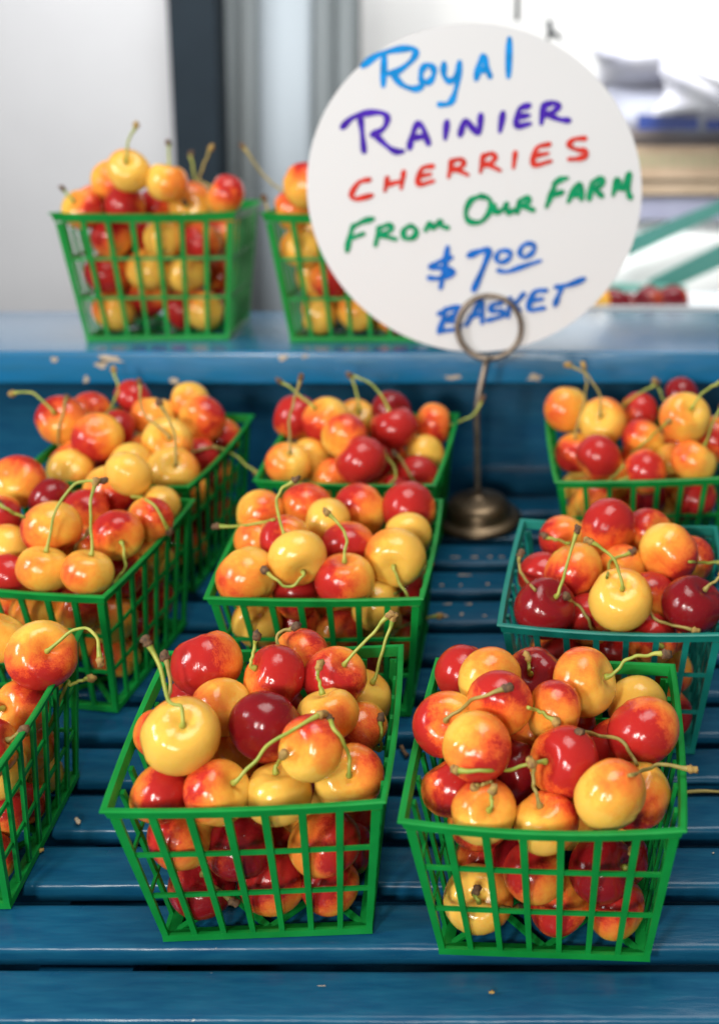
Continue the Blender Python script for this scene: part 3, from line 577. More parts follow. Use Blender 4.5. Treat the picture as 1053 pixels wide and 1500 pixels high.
[7,-88.2,753.1,117.4,13.4,0.15,-0.93,-0.34,-0.12,-0.36,0.93,4,[[-86.6,743.2,113.8],[-86.2,740.7,112.9],[-88.2,739.8,117.4],[-90.3,738.5,122.1],[-92.7,740.9,125.5],[-94.8,743.3,128.1],[-96.5,744.9,129.9],[-97.7,745.6,131.1],[-98.9,745.9,132.2],[-100.1,746.2,133.4]],2216],
[7,-109.9,798.5,149.7,12.7,0.66,-0.73,0.16,-0.38,-0.15,0.91,5,0,1141],
[7,-132.4,745.7,145.6,13.4,0.26,0.94,0.22,0.36,-0.3,0.88,2,0,2385],
[7,-139.8,735.8,120.4,12.9,0.94,0.04,-0.33,0.33,-0.16,0.93,2,[[-130.1,736.2,117],[-127.7,736.3,116.2],[-106.2,721.2,114.3],[-103.9,722.3,117.5],[-101.6,724.8,120.4],[-100,729.4,122.6],[-99.7,734.6,124.5],[-100.6,738.1,126.8],[-102.5,739.8,129.6],[-104.7,740.7,132.5],[-106.7,741.5,135.4]],2129],
[7,-88,797.2,111.7,13.1,-0.67,-0.05,-0.74,-0.6,-0.55,0.58,2,0,163],
[7,-121.1,765.4,84.8,12.9,-0.82,0.24,-0.52,0.23,-0.7,-0.68,3,0,192],
[7,-114.5,773.6,107,12.7,-0.49,0.55,0.67,-0.87,-0.38,-0.33,0,0,120],
[7,-103.6,735.3,110.3,12.7,-0.56,-0.16,0.81,0.74,-0.54,0.4,4,0,933],
[7,-114.1,794.5,121,12.8,0.62,-0.59,-0.51,-0.03,-0.67,0.74,3,0,366],
[7,-153.6,792.6,128.6,12.7,-0.83,-0.24,0.5,0.4,-0.89,0.24,1,0,98],
[7,-116,750.5,128.3,12.8,0.23,0.26,-0.94,-0.31,-0.89,-0.33,5,0,485],
[8,7.4,800.1,150,14.8,-0.7,0.69,-0.16,-0.71,-0.68,0.16,1,0,3077],
[8,30.3,780.2,146.9,14.4,-0.15,-0.86,0.49,0.36,0.41,0.84,0,[[28.5,770.3,152.6],[28,767.8,154],[27.9,769.3,159.5],[27.7,770.8,164.9],[26.3,772.1,169.8],[23.5,773.3,174.2],[20.1,774.3,178.1],[16.6,775.1,180.9],[12.7,775.6,182.8],[8.8,776.1,184.6]],2976],
[8,26.5,735,135.4,13.7,-0.75,-0.37,-0.55,-0.13,-0.73,0.67,4,0,3300],
[8,13.3,778.5,125.5,13.4,-0.06,-0.1,0.99,-0.53,-0.84,-0.12,2,[[12.6,777.4,136.1],[12.4,777.1,138.8],[14.3,779.1,146.1],[16.3,781.1,153.5],[18.1,783,160.6],[19.3,784.6,166.6],[19.6,785.8,171.1],[19.2,786.8,174.6],[18.6,787.6,177.7],[18.1,788.5,181]],1766],
[8,78.9,739,159.2,14.8,0.27,-0.71,0.65,-0.94,-0.35,-0,1,[[82,730.6,166.9],[82.8,728.5,168.9],[84.2,729.1,171],[85.5,729.6,173.1],[86.9,730.2,175.2],[88.7,730.7,177.1],[91.1,731.2,178.8],[93.8,731.6,180.4],[96.7,732,181.8],[99.5,732.4,183.4]],3864],
[8,56.1,768,138.8,13,-0.58,-0.4,-0.71,-0.81,0.37,0.45,3,[[50,763.9,131.4],[48.5,762.8,129.6],[51,758.7,133.3],[53.4,753.3,137.4],[56.1,752.9,140.1],[58.9,753.6,142.5],[61.6,752.5,145.4],[63.7,745.6,149.7],[65.2,732.4,155.5],[67.4,727.3,159.2]],2327],
[8,55.1,727.8,127.9,13.5,-0.95,-0.06,-0.31,-0.1,-0.88,0.46,3,[[44.9,727.2,124.5],[42.3,727,123.6],[29.1,725.6,119.4],[30.7,726.1,120.9],[32.4,726.7,122.5],[34,727.1,124],[35.6,727.6,125.6],[37.2,728,127.2],[38.9,728.4,128.8],[40.5,728.8,130.3],[42.1,729.3,131.9]],3281],
[8,83.7,728.3,133.9,13.9,0.55,0.15,0.82,-0.7,-0.46,0.55,1,[[89.9,729.9,143],[91.4,730.4,145.3],[92.6,731.2,148.3],[93.3,731.8,150.7],[94.1,732.5,153.1],[95.1,733.1,155.6],[96.3,733.8,158.1],[97.7,734.5,160.8],[99.1,735.2,163.4],[100.5,736,166]],3487],
[8,84.9,811,156.6,12.7,-0.97,0.03,-0.25,-0.23,-0.5,0.84,5,[[75,811.3,154.1],[72.6,811.4,153.5],[71.7,811.9,155.2],[71,812.4,157],[70.2,812.9,158.8],[69.5,813.3,160.4],[68.8,813.6,161.7],[68,813.9,162.8],[67.3,814.2,163.9],[66.5,814.5,165]],1203],
[8,16.2,803.3,94.8,12.2,-0.15,-0.11,0.98,0.6,-0.8,-0,0,0,867],
[8,23.9,731.5,108.4,12.2,-0.45,0.86,0.22,0.36,-0.05,0.93,2,0,1808],
[8,57.7,743.2,108.3,12.2,-0.71,0.31,-0.63,-0.7,-0.18,0.69,5,0,1477],
[8,66.5,757.3,91,12.2,-0.38,0.69,0.62,0.69,0.65,-0.3,0,0,653],
[8,86.7,735.3,109,12.2,0.56,0.06,-0.83,-0.31,-0.91,-0.28,4,0,2347],
[8,86,758,103.2,12.2,0.48,-0.1,-0.87,0.6,-0.69,0.41,2,0,294],
[8,55.4,803.7,146.7,13.4,-0.9,-0.22,0.37,0.41,-0.71,0.57,3,[[45.7,801.3,150.6],[43.3,800.8,151.6],[46.2,798.6,154.4],[48.9,795.8,157.4],[51.9,797.2,159.4],[54.9,800.3,160.8],[57.8,802.5,162.1],[60.5,803.7,163.5],[63.1,804.3,164.9],[65.7,804.8,166.4]],1846],
[8,99.5,749.5,142.4,14.8,0.99,-0.15,-0.02,-0.13,-0.91,0.38,2,0,1090],
[8,77.6,780.5,89.7,13.1,-0.42,-0.33,0.85,0.87,-0.41,0.27,4,0,265],
[8,49,774.1,98.1,13.1,0.91,0.2,0.36,-0.36,-0.07,0.93,3,0,394],
[8,36.8,794.8,110,13.2,0.83,-0.07,0.56,-0.56,-0.17,0.81,3,0,105],
[8,18.8,753.2,96.7,12.9,0.82,-0.07,-0.57,0.52,0.48,0.7,4,0,645],
[8,70.6,775.7,113.1,12.7,0.18,-0.3,0.94,-0.8,-0.59,-0.03,2,0,181],
[8,34.6,761.1,113.4,13.1,0.97,0.14,0.18,-0.01,-0.75,0.66,0,0,1076],
[8,57.2,801.8,122.5,12.6,-0.89,0.42,-0.21,-0.36,-0.33,0.87,2,0,134],
[8,82.5,791.2,130.9,12.6,0.07,0.16,-0.98,-0.35,-0.92,-0.18,2,0,211],
[8,71.1,754.9,126.3,12.5,0.79,-0.18,-0.59,0.5,-0.37,0.78,0,0,800],
[9,-334.2,886.8,274.9,13.7,-0.24,-0.8,0.56,0.97,-0.26,0.04,2,[[-336.8,878.1,281],[-337.4,875.9,282.5],[-338,875.9,283.4],[-338.6,875.9,284.2],[-339.4,876.4,285],[-340.1,876.8,285.9],[-340.8,877,286.7],[-341.5,877.3,287.5],[-342.1,877.5,288.4],[-342.8,877.7,289.2]],2516],
[9,-336.1,916.4,275.4,14.5,0.47,0.88,-0.03,0.31,-0.13,0.94,1,0,444],
[9,-297,880.3,301.7,13.7,0.14,-0.8,0.58,-0.63,0.38,0.68,0,[[-295.5,871.6,308.1],[-295.1,869.4,309.6],[-294.8,870.2,312.6],[-294.6,871,315.6],[-294.2,871.8,318.5],[-293.6,872.5,321.3],[-292.5,873.3,324],[-291.2,873.9,326.5],[-289.7,874.6,329],[-288.3,875.3,331.5]],2599],
[9,-303.8,887.7,277.4,13.7,-0.93,0.38,0.03,-0.36,-0.91,0.22,4,0,2421],
[9,-317.4,905.4,293.2,14.5,0.04,-0.78,0.63,1,-0.01,-0.08,3,0,1183],
[9,-271.9,882.6,293.3,13.7,0.15,0.08,0.99,0.93,-0.35,-0.11,0,[[-270.3,883.4,304.1],[-269.9,883.6,306.8],[-269.9,884.1,308.5],[-269.9,884.5,310.1],[-270,885,311.7],[-270,885.4,313.3],[-270.1,885.8,314.8],[-270.1,886.2,316.4],[-270.1,886.7,318],[-270.2,887.1,319.6]],2568],
[9,-267.4,919.7,276.7,15.4,0.16,-0.99,-0.04,0.02,-0.04,1,1,[[-265.5,907.5,276.2],[-265,904.5,276.1],[-264.9,903.5,276.3],[-264.6,902.2,276.6],[-264.8,902.2,276.8],[-264.9,902.2,277],[-265.1,902.2,277.2],[-265.2,902.2,277.4],[-265.3,902.2,277.6],[-265.5,902.2,277.8]],2530],
[9,-234.2,894,284.5,13.7,-0.83,-0.21,0.51,0.55,-0.42,0.72,3,[[-243.3,891.7,290.1],[-245.5,891.1,291.5],[-252.6,892.2,295.3],[-251.9,892.7,297.5],[-251.2,893.3,299.6],[-250.5,893.9,301.8],[-249.5,894.6,304.3],[-248.3,895.4,307.1],[-246.9,896.2,310.1],[-245.5,897,313.3],[-244.1,897.8,316.4]],2488],
[9,-296.6,934.5,272.5,14.1,0.79,0.25,0.55,-0.41,-0.44,0.79,4,[[-287.7,937.3,278.7],[-285.4,938,280.3],[-269.1,941,291.4],[-269.5,941.7,293.8],[-269.9,942.3,296.2],[-270.3,943,298.6],[-270.7,943.6,300.9],[-271.1,944.3,303.3],[-271.5,944.9,305.7],[-272,945.6,308.1],[-272.4,946.2,310.5]],1224],
[9,-317.7,891.4,255,13.7,-0.41,0.91,0.08,-0.36,-0.25,0.9,4,0,2379],
[9,-320.8,928.5,253,14,0.18,0.98,0.01,0.96,-0.18,0.21,5,0,417],
[9,-281.3,894.8,254.2,13.7,-0.58,0.81,0.05,0.77,0.57,-0.3,0,0,2441],
[9,-255.4,897.8,250.3,13.7,0.43,-0.47,0.77,-0.51,-0.83,-0.22,4,0,2427],
[9,-251.8,933,248.2,13.7,-0.07,0.22,0.97,-0.99,0.1,-0.09,4,0,1301],
[9,-296.8,916.3,252.2,13.8,0.04,0.56,0.83,0.07,-0.83,0.56,4,0,749],
[9,-296.6,898.1,231.9,14.3,0.14,0.86,-0.49,-0.7,0.44,0.57,1,0,2537],
[9,-269.4,906,227.4,15.2,-0.42,0.18,0.89,0.28,0.96,-0.06,0,0,2703],
[9,-327.3,924.4,225.7,15.7,-0.52,0.32,-0.79,-0.83,-0.38,0.4,0,0,366],
[9,-324.6,896.3,229.2,14.7,-0.29,0.29,-0.91,-0.56,-0.82,-0.08,4,0,2667],
[9,-323.4,899.8,201.3,14.5,-0.71,0.19,-0.68,-0.68,-0.44,0.59,0,0,2589],
[9,-326.2,926.2,198.3,13.7,0.67,0.01,-0.75,0.13,-0.99,0.1,2,0,227],
[9,-303.5,916.7,211.5,14.9,0.68,-0.74,-0,-0.39,-0.36,-0.85,3,0,1933],
[9,-279.6,921.2,198.3,13.7,-0.88,-0.2,-0.44,0.37,-0.86,-0.34,4,0,1497],
[9,-258.9,904.6,201.1,13.7,-0.73,0.61,-0.31,-0.43,-0.06,0.9,0,0,2317],
[9,-259.7,961.5,219.1,13.7,0.29,-0.34,-0.9,0.63,-0.64,0.44,2,0,1798],
[9,-260,945,198.3,13.7,-0.37,0.3,0.88,0.93,0.16,0.33,4,0,964],
[9,-330.8,952.2,239,16.6,0.27,0.85,0.46,0.32,-0.53,0.79,2,0,41],
[9,-323.2,964.7,200.2,14.6,-0.29,0.78,-0.55,0.62,-0.28,-0.73,2,0,138],
[9,-304.5,944.5,209.9,14.1,-0.58,0.55,0.6,-0.04,-0.75,0.66,3,0,294],
[9,-299.2,963.3,228.4,14.3,-0.69,0.72,-0.1,0.56,0.61,0.56,5,0,197],
[9,-280.7,944.5,251.7,14.9,-0.1,-0.9,-0.42,0.93,-0.23,0.27,2,0,361],
[9,-257.6,959.2,259.4,14.7,0.17,-0.21,0.96,-0.09,-0.98,-0.19,2,0,933],
[10,-186.5,892.7,274.6,13.7,-0.95,-0.23,-0.21,-0.05,-0.53,0.85,2,[[-196.9,890.1,272.4],[-199.5,889.5,271.8],[-204,889.6,272.3],[-204.3,890,273.6],[-204.7,890.3,274.9],[-205,890.7,276.3],[-205.4,891.1,277.6],[-205.7,891.4,278.9],[-206.1,891.8,280.3],[-206.4,892.1,281.6]],1846],
[10,-188.1,919.2,276.2,13.7,-0.76,-0.13,0.64,0.47,-0.79,0.39,2,[[-196.3,917.8,283.2],[-198.4,917.5,285],[-202.7,918.4,288.5],[-206.3,919.2,291.3],[-209.8,920,294.3],[-213.4,921,297.9],[-216.9,922.2,302.2],[-220.5,923.5,307.1],[-224,924.8,312.1],[-227.6,926.2,317.1]],98],
[10,-173.8,875.6,292.2,15,-0.56,-0.73,0.39,0.52,0.05,0.85,3,0,3137],
[10,-182,888.9,247.7,13.7,0.47,-0.81,0.35,-0.85,-0.3,0.44,0,0,2456],
[10,-183.1,915.1,250.5,13.7,-0.37,0.92,-0.11,0.93,0.37,-0,0,0,375],
[10,-177.3,945.5,211.6,14.3,0.22,0.91,0.34,0.39,-0.4,0.83,3,0,38],
[10,-178.4,921,224.6,14.3,-0.57,0.82,-0.01,0.51,0.36,0.78,2,0,782],
[10,-165.1,893.1,223.8,13.7,0.68,0.23,0.7,0.73,-0.23,-0.64,4,0,2392],
[10,-179.7,952.2,238.4,14.3,-0.64,0.68,-0.37,0.52,0.73,0.44,4,0,9],
[10,-175.7,922.2,198.3,13.7,-0.64,-0.73,-0.22,-0.72,0.48,0.51,1,0,86],
[10,-171.9,896.2,198.3,13.7,-0.95,-0.13,0.27,-0.21,0.92,-0.33,0,0,2298],
[10,-145.8,896.5,200.8,13.7,0.86,-0.21,0.46,-0.51,-0.38,0.77,0,0,2352],
[10,-154.2,918.8,213.5,14.6,-0.92,-0.24,0.31,-0.31,0.92,-0.23,0,0,809],
[10,-132.1,919.1,198.3,13.7,-0.69,0.67,0.27,-0.08,-0.44,0.89,2,0,674],
[10,-116.8,897.6,198.3,13.7,0.13,0.99,-0.1,0.99,-0.13,0.06,4,0,2349],
[10,-117.1,963.6,199.3,14.6,-0.23,-0.86,-0.45,0.9,-0.37,0.25,4,0,236],
[10,-111.3,918.7,214.5,14.4,-0.31,-0.51,0.8,0.59,0.56,0.58,3,0,2079],
[10,-118.9,947.3,222.3,14,-0.33,0.82,0.48,-0.29,-0.57,0.77,4,0,119],
[10,-132.1,896,229.8,14.8,0.16,0.96,-0.25,0.75,0.05,0.66,4,0,2725],
[10,-145.1,943.7,235.3,14.1,-0.61,0.7,0.38,0.57,0.05,0.82,3,0,91],
[10,-109.7,928.2,241.7,14.7,-0.5,0.51,0.7,0.21,-0.71,0.67,0,0,650],
[10,-111.3,893.8,248.3,14.7,-0.14,-0.8,-0.58,0.17,-0.6,0.78,2,0,2844],
[10,-157.3,920.7,243.2,14.2,-0.87,0.5,-0,-0.46,-0.8,-0.39,0,0,421],
[10,-152.6,963.8,253.3,14.2,-0.76,-0.64,-0.07,0.49,-0.64,0.59,2,0,335],
[10,-127.9,946.7,255.4,14.4,0.53,0.8,0.28,0.51,-0.56,0.66,4,0,326],
[10,-156.2,892,249.9,14.4,-0.26,0.53,0.8,-0.26,-0.84,0.48,4,0,2689],
[10,-130.1,916.3,255.7,14.7,-1,-0.07,-0.05,0.01,-0.72,0.69,2,0,2013],
[10,-164.2,939.8,259.9,14.1,-0.46,0.39,0.8,-0.48,0.64,-0.6,2,0,1372],
[10,-101.9,960.4,259.9,14.1,-0.23,-0.92,-0.33,0.37,-0.4,0.84,3,0,2031]
]
BURIED = [[-276,530.5,30.3,12.5],[-275.2,488.9,28.4,12.9],[-266.8,511.8,45.8,12.5],[-270.3,535.4,53.3,12.6],[-270.2,492.2,64.3,12.7],[-278.9,517.2,70,12.8],[-126.9,519.4,31.1,13],[-149.9,504,29.8,13.2],[-151.9,518.3,50,13.3],[2.6,504,26.6,12.7],[-25.7,509.7,62.8,13],[24.8,505.4,55,13.1],[-35,486.7,75.8,12.5],[-299.9,662.1,55.9,12.8],[-281.1,625.6,47.5,12.6],[-262.2,677.7,56,12.7],[-294.6,640.4,63.4,12.6],[-280.1,677,74.9,13.2],[-295.8,654.3,83.7,13.1],[-298.3,682.4,97.8,13.2],[-266.6,676.5,100.3,13.3],[-279.5,643.3,99.1,13.1],[-134.3,665.2,54.5,12.6],[-126.1,638,49.5,13],[-110.3,650.4,64.4,12.6],[-151.3,643.8,66.2,13],[-123.2,671.2,80.4,12.7],[-144.4,661.7,80.1,12.6],[-127.8,612.5,54.1,12.8],[-119.6,656.5,98.1,12.5],[35.8,641.1,52.1,12.8],[25.3,616.7,46.1,12.6],[4.8,645.9,52.4,12.8],[11.1,590.8,42.9,13],[61.7,629.7,64.7,13.3],[12.7,638.6,73.6,12.7],[37.9,622.1,66.6,12.8],[47.6,640.9,84.1,12.8],[33.5,603.3,85.7,13.1],[24.6,632.8,94.8,13.3],[52.1,617,93.4,12.7],[-288.9,756.8,71.1,13.2],[-280.5,793.6,76.2,12.7],[-256.7,794.2,78.2,13.1],[-265.4,748.4,70,12.9],[-290.2,777.1,91.6,12.8],[-255.7,756.4,90.5,12.9],[-273.3,799.5,102.1,12.7],[-275.8,741.3,90.4,13.2],[-299.6,740.9,97.4,12.7],[-249.9,786.4,111.5,12.7],[-280.1,761.1,108.2,13],[-294.2,799.2,112.7,12.8],[-253.2,756.3,115.3,13.1],[-276.1,735.1,114.3,12.8],[-141.9,776.8,73.7,12.6],[-106.9,748.3,70.1,13.1],[-110.3,799.7,78.5,13.1],[-134.5,748.6,69.5,12.8],[-100,776.2,75.2,13],[-146,798.7,81.8,13],[-152.1,759.9,92.3,12.5],[-92.9,750.3,89.3,12.5],[-127.7,791.6,98.8,13],[-124.8,742.4,95.8,13.1],[-150,780.5,108.5,13.1],[-156,738,100.9,12.7],[-136.5,760.1,114.6,13.1],[33.1,756.6,69.4,12.7],[72.5,803,79.1,12.9],[41.4,794.2,76.6,13.3],[56.7,774,74.2,13.1],[20.8,776.4,88.5,12.6],[65.5,747.7,69.6,13],[36.6,740.1,88.5,12.7],[57.9,799.4,97.1,12.6],[78.4,803.6,111.3,12.7],[-296.6,968.5,199.5,14.4],[-277.8,935.8,225,14.8],[-277.9,975.9,242.8,14],[-311,970.2,251.3,14.5],[-151.2,946.2,199.9,14.3],[-154.5,963.6,219.7,14.3],[-121.5,969.7,239.5,14.2]]
BASKETS = [['A0', -0.282, 0.5117, 0.008, 1.0], ['A1', -0.1243, 0.4959, 0.0502, 1.0], ['A2', -0.0031, 0.485, -0.0456, 1.0], ['B0', -0.2726, 0.6579, -0.1548, 1.0], ['B1', -0.1213, 0.649, -0.0065, 1.0], ['B2', 0.0306, 0.6204, -0.0773, 1.0], ['C0', -0.265, 0.7809, -0.134, 1.0], ['C1', -0.1236, 0.7794, -0.057, 1.0], ['C2', 0.0506, 0.7839, 0.0613, 1.0], ['D0', -0.2931, 0.9359, 0.0889, 1.12], ['D1', -0.1422, 0.9308, 0.0244, 1.12]]
SIGN_WORDS = [('sky_blue',3.53,[[(-69.6,75.7),(-60.3,82.0),(-48.6,85.5),(-38.7,86.4),(-35.5,84.4),(-38.6,78.9),(-47.4,72.6),(-54.1,71.0)],[(-55.6,82.8),(-57.0,63.9)],[(-50.8,71.0),(-45.2,64.6),(-37.8,61.8),(-32.0,63.1)],[(-28.6,65.0),(-25.4,68.6),(-24.3,72.6),(-26.2,76.0),(-30.0,75.7),(-32.6,71.8),(-32.4,67.0),(-29.5,65.3)],[(-17.9,77.3),(-18.2,71.0),(-15.8,67.0),(-12.0,67.8),(-8.6,73.4)],[(-8.0,78.1),(-9.6,66.2),(-12.3,56.7),(-15.7,52.7),(-21.5,52.2)],[(2.4,67.8),(4.2,75.7),(6.9,81.7),(9.1,75.7),(11.2,69.4)],[(3.0,72.9),(10.1,73.8)],[(23.8,92.2),(22.9,69.4)]]),('purple',3.53,[[(-84.2,38.2),(-77.6,43.9),(-68.3,46.8),(-59.1,47.1),(-55.1,43.9),(-57.8,37.4),(-65.1,33.4)],[(-72.4,43.9),(-71.7,35.8),(-70.9,23.1)],[(-63.8,33.9),(-56.5,26.9),(-50.8,23.1),(-45.4,23.1)],[(-41.5,25.2),(-39.6,32.6),(-36.0,39.8),(-32.7,38.2),(-29.1,28.0)],[(-40.1,31.3),(-30.4,32.6)],[(-16.8,41.4),(-18.3,30.9)],[(-8.6,33.4),(-5.1,42.3),(-1.0,38.2),(3.5,34.5),(5.0,45.5)],[(19.2,46.8),(17.1,35.5)],[(35.9,51.6),(29.7,49.0),(28.0,39.4),(36.7,40.3)],[(29.2,44.7),(35.9,45.5)],[(45.4,51.9),(43.7,40.3)],[(45.4,51.6),(51.7,53.2),(54.7,51.1),(50.9,47.4),(45.9,45.8)],[(48.4,46.3),(55.0,43.1),(61.4,42.3)]]),('red',3.06,[[(-68.1,5.2),(-75.0,3.3),(-80.2,-4.3),(-77.4,-7.2),(-66.9,-4.9)],[(-56.4,6.2),(-58.3,-2.0)],[(-45.6,10.0),(-47.7,-0.5)],[(-57.0,1.8),(-46.8,4.3)],[(-26.7,13.7),(-33.9,11.9),(-36.3,2.4),(-26.4,4.3)],[(-35.0,7.5),(-28.2,8.6)],[(-14.4,16.9),(-16.6,6.7)],[(-15.0,16.6),(-8.6,18.1),(-6.7,15.1),(-9.7,12.4),(-15.1,11.3)],[(-11.6,11.9),(-3.9,8.1)],[(6.0,20.3),(4.2,10.0)],[(6.0,20.0),(11.8,21.7),(13.7,18.8),(10.7,15.6),(5.5,14.3)],[(8.8,15.1),(17.1,10.9)],[(26.9,22.2),(25.6,12.8)],[(48.9,27.5),(40.8,25.0),(38.8,14.7),(50.0,16.9)],[(39.8,20.3),(48.1,21.8)],[(72.0,31.2),(64.9,30.6),(61.6,26.9),(66.8,24.1),(72.1,23.2),(72.7,20.3),(67.8,18.5),(61.6,18.1)]]),('green',3.29,[[(-80.1,-24.5),(-83.0,-33.2),(-84.7,-41.0)],[(-80.1,-25.1),(-73.1,-21.6),(-66.7,-20.0)],[(-82.4,-32.8),(-73.4,-29.7)],[(-63.0,-25.5),(-65.8,-37.1)],[(-63.8,-26.4),(-56.5,-23.9),(-55.2,-27.0),(-59.7,-29.7),(-64.0,-31.3)],[(-61.7,-30.9),(-52.3,-33.2)],[(-42.8,-24.5),(-46.8,-27.4),(-46.4,-32.3),(-41.1,-32.3),(-38.4,-27.8),(-41.8,-24.5)],[(-32.5,-27.4),(-30.0,-23.1),(-27.1,-25.8),(-23.1,-21.6),(-22.2,-24.5),(-17.9,-25.8)]]),('green',3.29,[[(4.6,-5.3),(-2.3,-8.1),(-5.9,-15.8),(-3.5,-21.6),(4.3,-21.6),(10.3,-13.9),(9.4,-7.2),(3.6,-5.3)],[(13.3,-11.0),(13.6,-15.4),(18.1,-14.3),(21.1,-10.4)],[(20.7,-11.0),(22.0,-15.8),(26.0,-13.9)],[(28.9,-8.5),(27.7,-15.8)],[(28.9,-8.5),(34.4,-6.6),(35.2,-9.7),(28.9,-12.3)],[(31.2,-12.0),(38.3,-14.3)]]),('green',3.29,[[(52.7,2.4),(49.4,-6.2),(46.9,-12.3)],[(51.4,2.4),(56.2,5.2),(60.5,6.2)],[(50.0,-5.3),(57.2,-2.8)],[(61.1,-9.1),(65.0,-1.4),(68.9,2.4),(69.9,-7.2)],[(63.1,-5.3),(70.3,-3.9)],[(76.6,3.7),(74.8,-7.2)],[(76.6,3.3),(82.5,5.6),(83.5,2.4),(75.7,-2.0)],[(78.6,-1.4),(83.1,-5.3)],[(90.4,-4.7),(93.1,5.2),(96.7,-1.4),(100.9,9.0),(100.3,-2.4),(101.9,-6.6)],[(91.7,-0.9),(100.0,1.0)]]),('deep_blue',3.29,[[(-15.8,-45.1),(-20.3,-46.4),(-28.2,-50.3),(-28.9,-51.9),(-21.1,-52.4),(-15.1,-54.1),(-16.0,-56.0),(-24.5,-58.9),(-31.0,-58.6)],[(-18.2,-38.4),(-20.4,-50.9),(-23.6,-65.3)]]),('deep_blue',3.77,[[(-4.2,-43.9),(2.3,-41.3),(8.7,-40.7),(6.0,-49.6),(-1.4,-66.4)]]),('deep_blue',2.82,[[(20.9,-40.7),(15.8,-41.3),(13.8,-45.8),(16.3,-48.6),(21.5,-46.4),(23.5,-42.6),(20.3,-40.4)],[(35.8,-35.8),(31.2,-37.5),(29.3,-42.6),(32.5,-45.1),(37.6,-41.9),(39.0,-37.5),(35.4,-35.8)],[(15.0,-53.7),(20.8,-54.5),(29.9,-51.5),(43.0,-47.3)]]),('mid_blue',3.29,[[(-20.5,-79.4),(-22.6,-87.3),(-25.4,-95.2)],[(-25.1,-82.7),(-18.5,-79.4),(-10.7,-78.7),(-12.1,-82.0),(-21.3,-87.3)],[(-20.7,-87.3),(-12.9,-88.6),(-12.9,-92.5),(-25.4,-94.5)],[(-7.0,-90.2),(-1.6,-82.0),(3.7,-74.2),(3.7,-88.6)],[(-4.3,-84.6),(3.8,-82.7)],[(16.7,-75.5),(10.8,-76.8),(10.1,-80.7),(16.6,-80.7),(17.2,-84.0),(7.4,-87.0)],[(22.6,-72.2),(21.1,-84.6)],[(31.7,-69.2),(25.8,-75.5),(21.9,-73.5)],[(23.8,-75.2),(29.0,-80.1)],[(46.6,-67.0),(38.8,-68.3),(35.1,-79.4),(45.3,-78.7)],[(36.2,-74.2),(44.0,-72.6)],[(57.0,-65.1),(54.4,-71.6),(52.4,-76.8)],[(53.1,-64.8),(62.1,-63.1),(71.8,-59.3)]])]
SIGN_CENTRE = (-0.0534,0.8220,0.2936)
# ------------------------------------------------------------------ the place behind the stand
TILT = 0.17216
PIVOT = Vector((0, 0.45, 0))
MT = Matrix.Rotation(TILT, 3, 'X')
def t2w(p):
    return MT @ (Vector(p) - PIVOT) + PIVOT
SHELF_Z, SHELF_Y0, SHELF_Y1, FASCIA = 0.1811, 0.8445, 1.030, 0.0232

MAT['wall'] = simple('pale_wall', (0.345, 0.345, 0.35), (0.305, 0.305, 0.31), 0.45, 3, bmp=0.03)
MAT['white'] = simple('white_sheet', (0.90, 0.90, 0.885), (0.87, 0.87, 0.85), 0.6, 5, bmp=0.05)
MAT['post'] = simple('charcoal_steel', (0.008, 0.015, 0.021), (0.006, 0.011, 0.016), 0.6, 12, bmp=0.05)
MAT['post'].node_tree.nodes['Principled BSDF'].inputs['Specular IOR Level'].default_value = 0.12
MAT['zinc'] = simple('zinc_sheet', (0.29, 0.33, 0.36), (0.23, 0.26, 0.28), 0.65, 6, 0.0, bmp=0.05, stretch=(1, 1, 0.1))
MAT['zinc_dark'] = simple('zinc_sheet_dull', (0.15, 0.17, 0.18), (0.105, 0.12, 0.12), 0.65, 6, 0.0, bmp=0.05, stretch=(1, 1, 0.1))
MAT['card'] = simple('cardboard', (0.47, 0.35, 0.24), (0.40, 0.29, 0.19), 0.8, 30)
MAT['lilac'] = simple('lilac_grey_plastic', (0.36, 0.36, 0.47), (0.30, 0.30, 0.41), 0.5, 20)
MAT['grey_film'] = simple('grey_film', (0.45, 0.46, 0.53), (0.36, 0.38, 0.46), 0.35, 14, bmp=0.4)
MAT['ink'] = simple('navy_print', (0.010, 0.040, 0.22), (0.008, 0.03, 0.17), 0.4, 40)
MAT['teal_board'] = simple('teal_board', (0.055, 0.22, 0.185), (0.045, 0.18, 0.15), 0.45, 15)
MAT['teal_pale'] = simple('pale_teal_board', (0.15, 0.42, 0.35), (0.12, 0.36, 0.30), 0.45, 15)
MAT['tray'] = simple('white_tray', (0.74, 0.78, 0.80), (0.68, 0.72, 0.75), 0.5, 20, bmp=0.03)
MAT['faint'] = simple('faded_green_print', (0.36, 0.33, 0.20), (0.33, 0.30, 0.18), 0.8, 40)

def slab(name, quad, depth, mat, parent=None, lean=0.0):
    """A board: front face given by four (u, v, y) spots in the photo, thickness going back."""
    f = [at(*q) for q in quad]                       # bottom left, bottom right, top right, top left
    b = [p + Vector((0, depth, lean)) for p in f]
    v, fc = hexa([f[0], f[1], b[1], b[0], f[3], f[2], b[2], b[3]])
    return link(name, mesh(name, v, fc), mat, parent)

wall = slab('wall', [(-500, 640, 1.76), (272, 640, 1.74), (238, -260, 1.74), (-500, -260, 1.76)], 0.05, MAT['wall'])
tag(wall, kind='structure')
backdrop = slab('backdrop', [(300, 720, 2.3), (1350, 720, 2.3), (1350, -300, 2.3), (300, -300, 2.3)], 0.05, MAT['white'])
tag(backdrop, kind='structure')

post = slab('steel_post', [(276, 640, 1.70), (332, 640, 1.70), (308, -260, 1.70), (232, -260, 1.70)], 0.05, MAT['post'])
tag(post, 'dark charcoal steel post standing beside the pale wall', 'post')

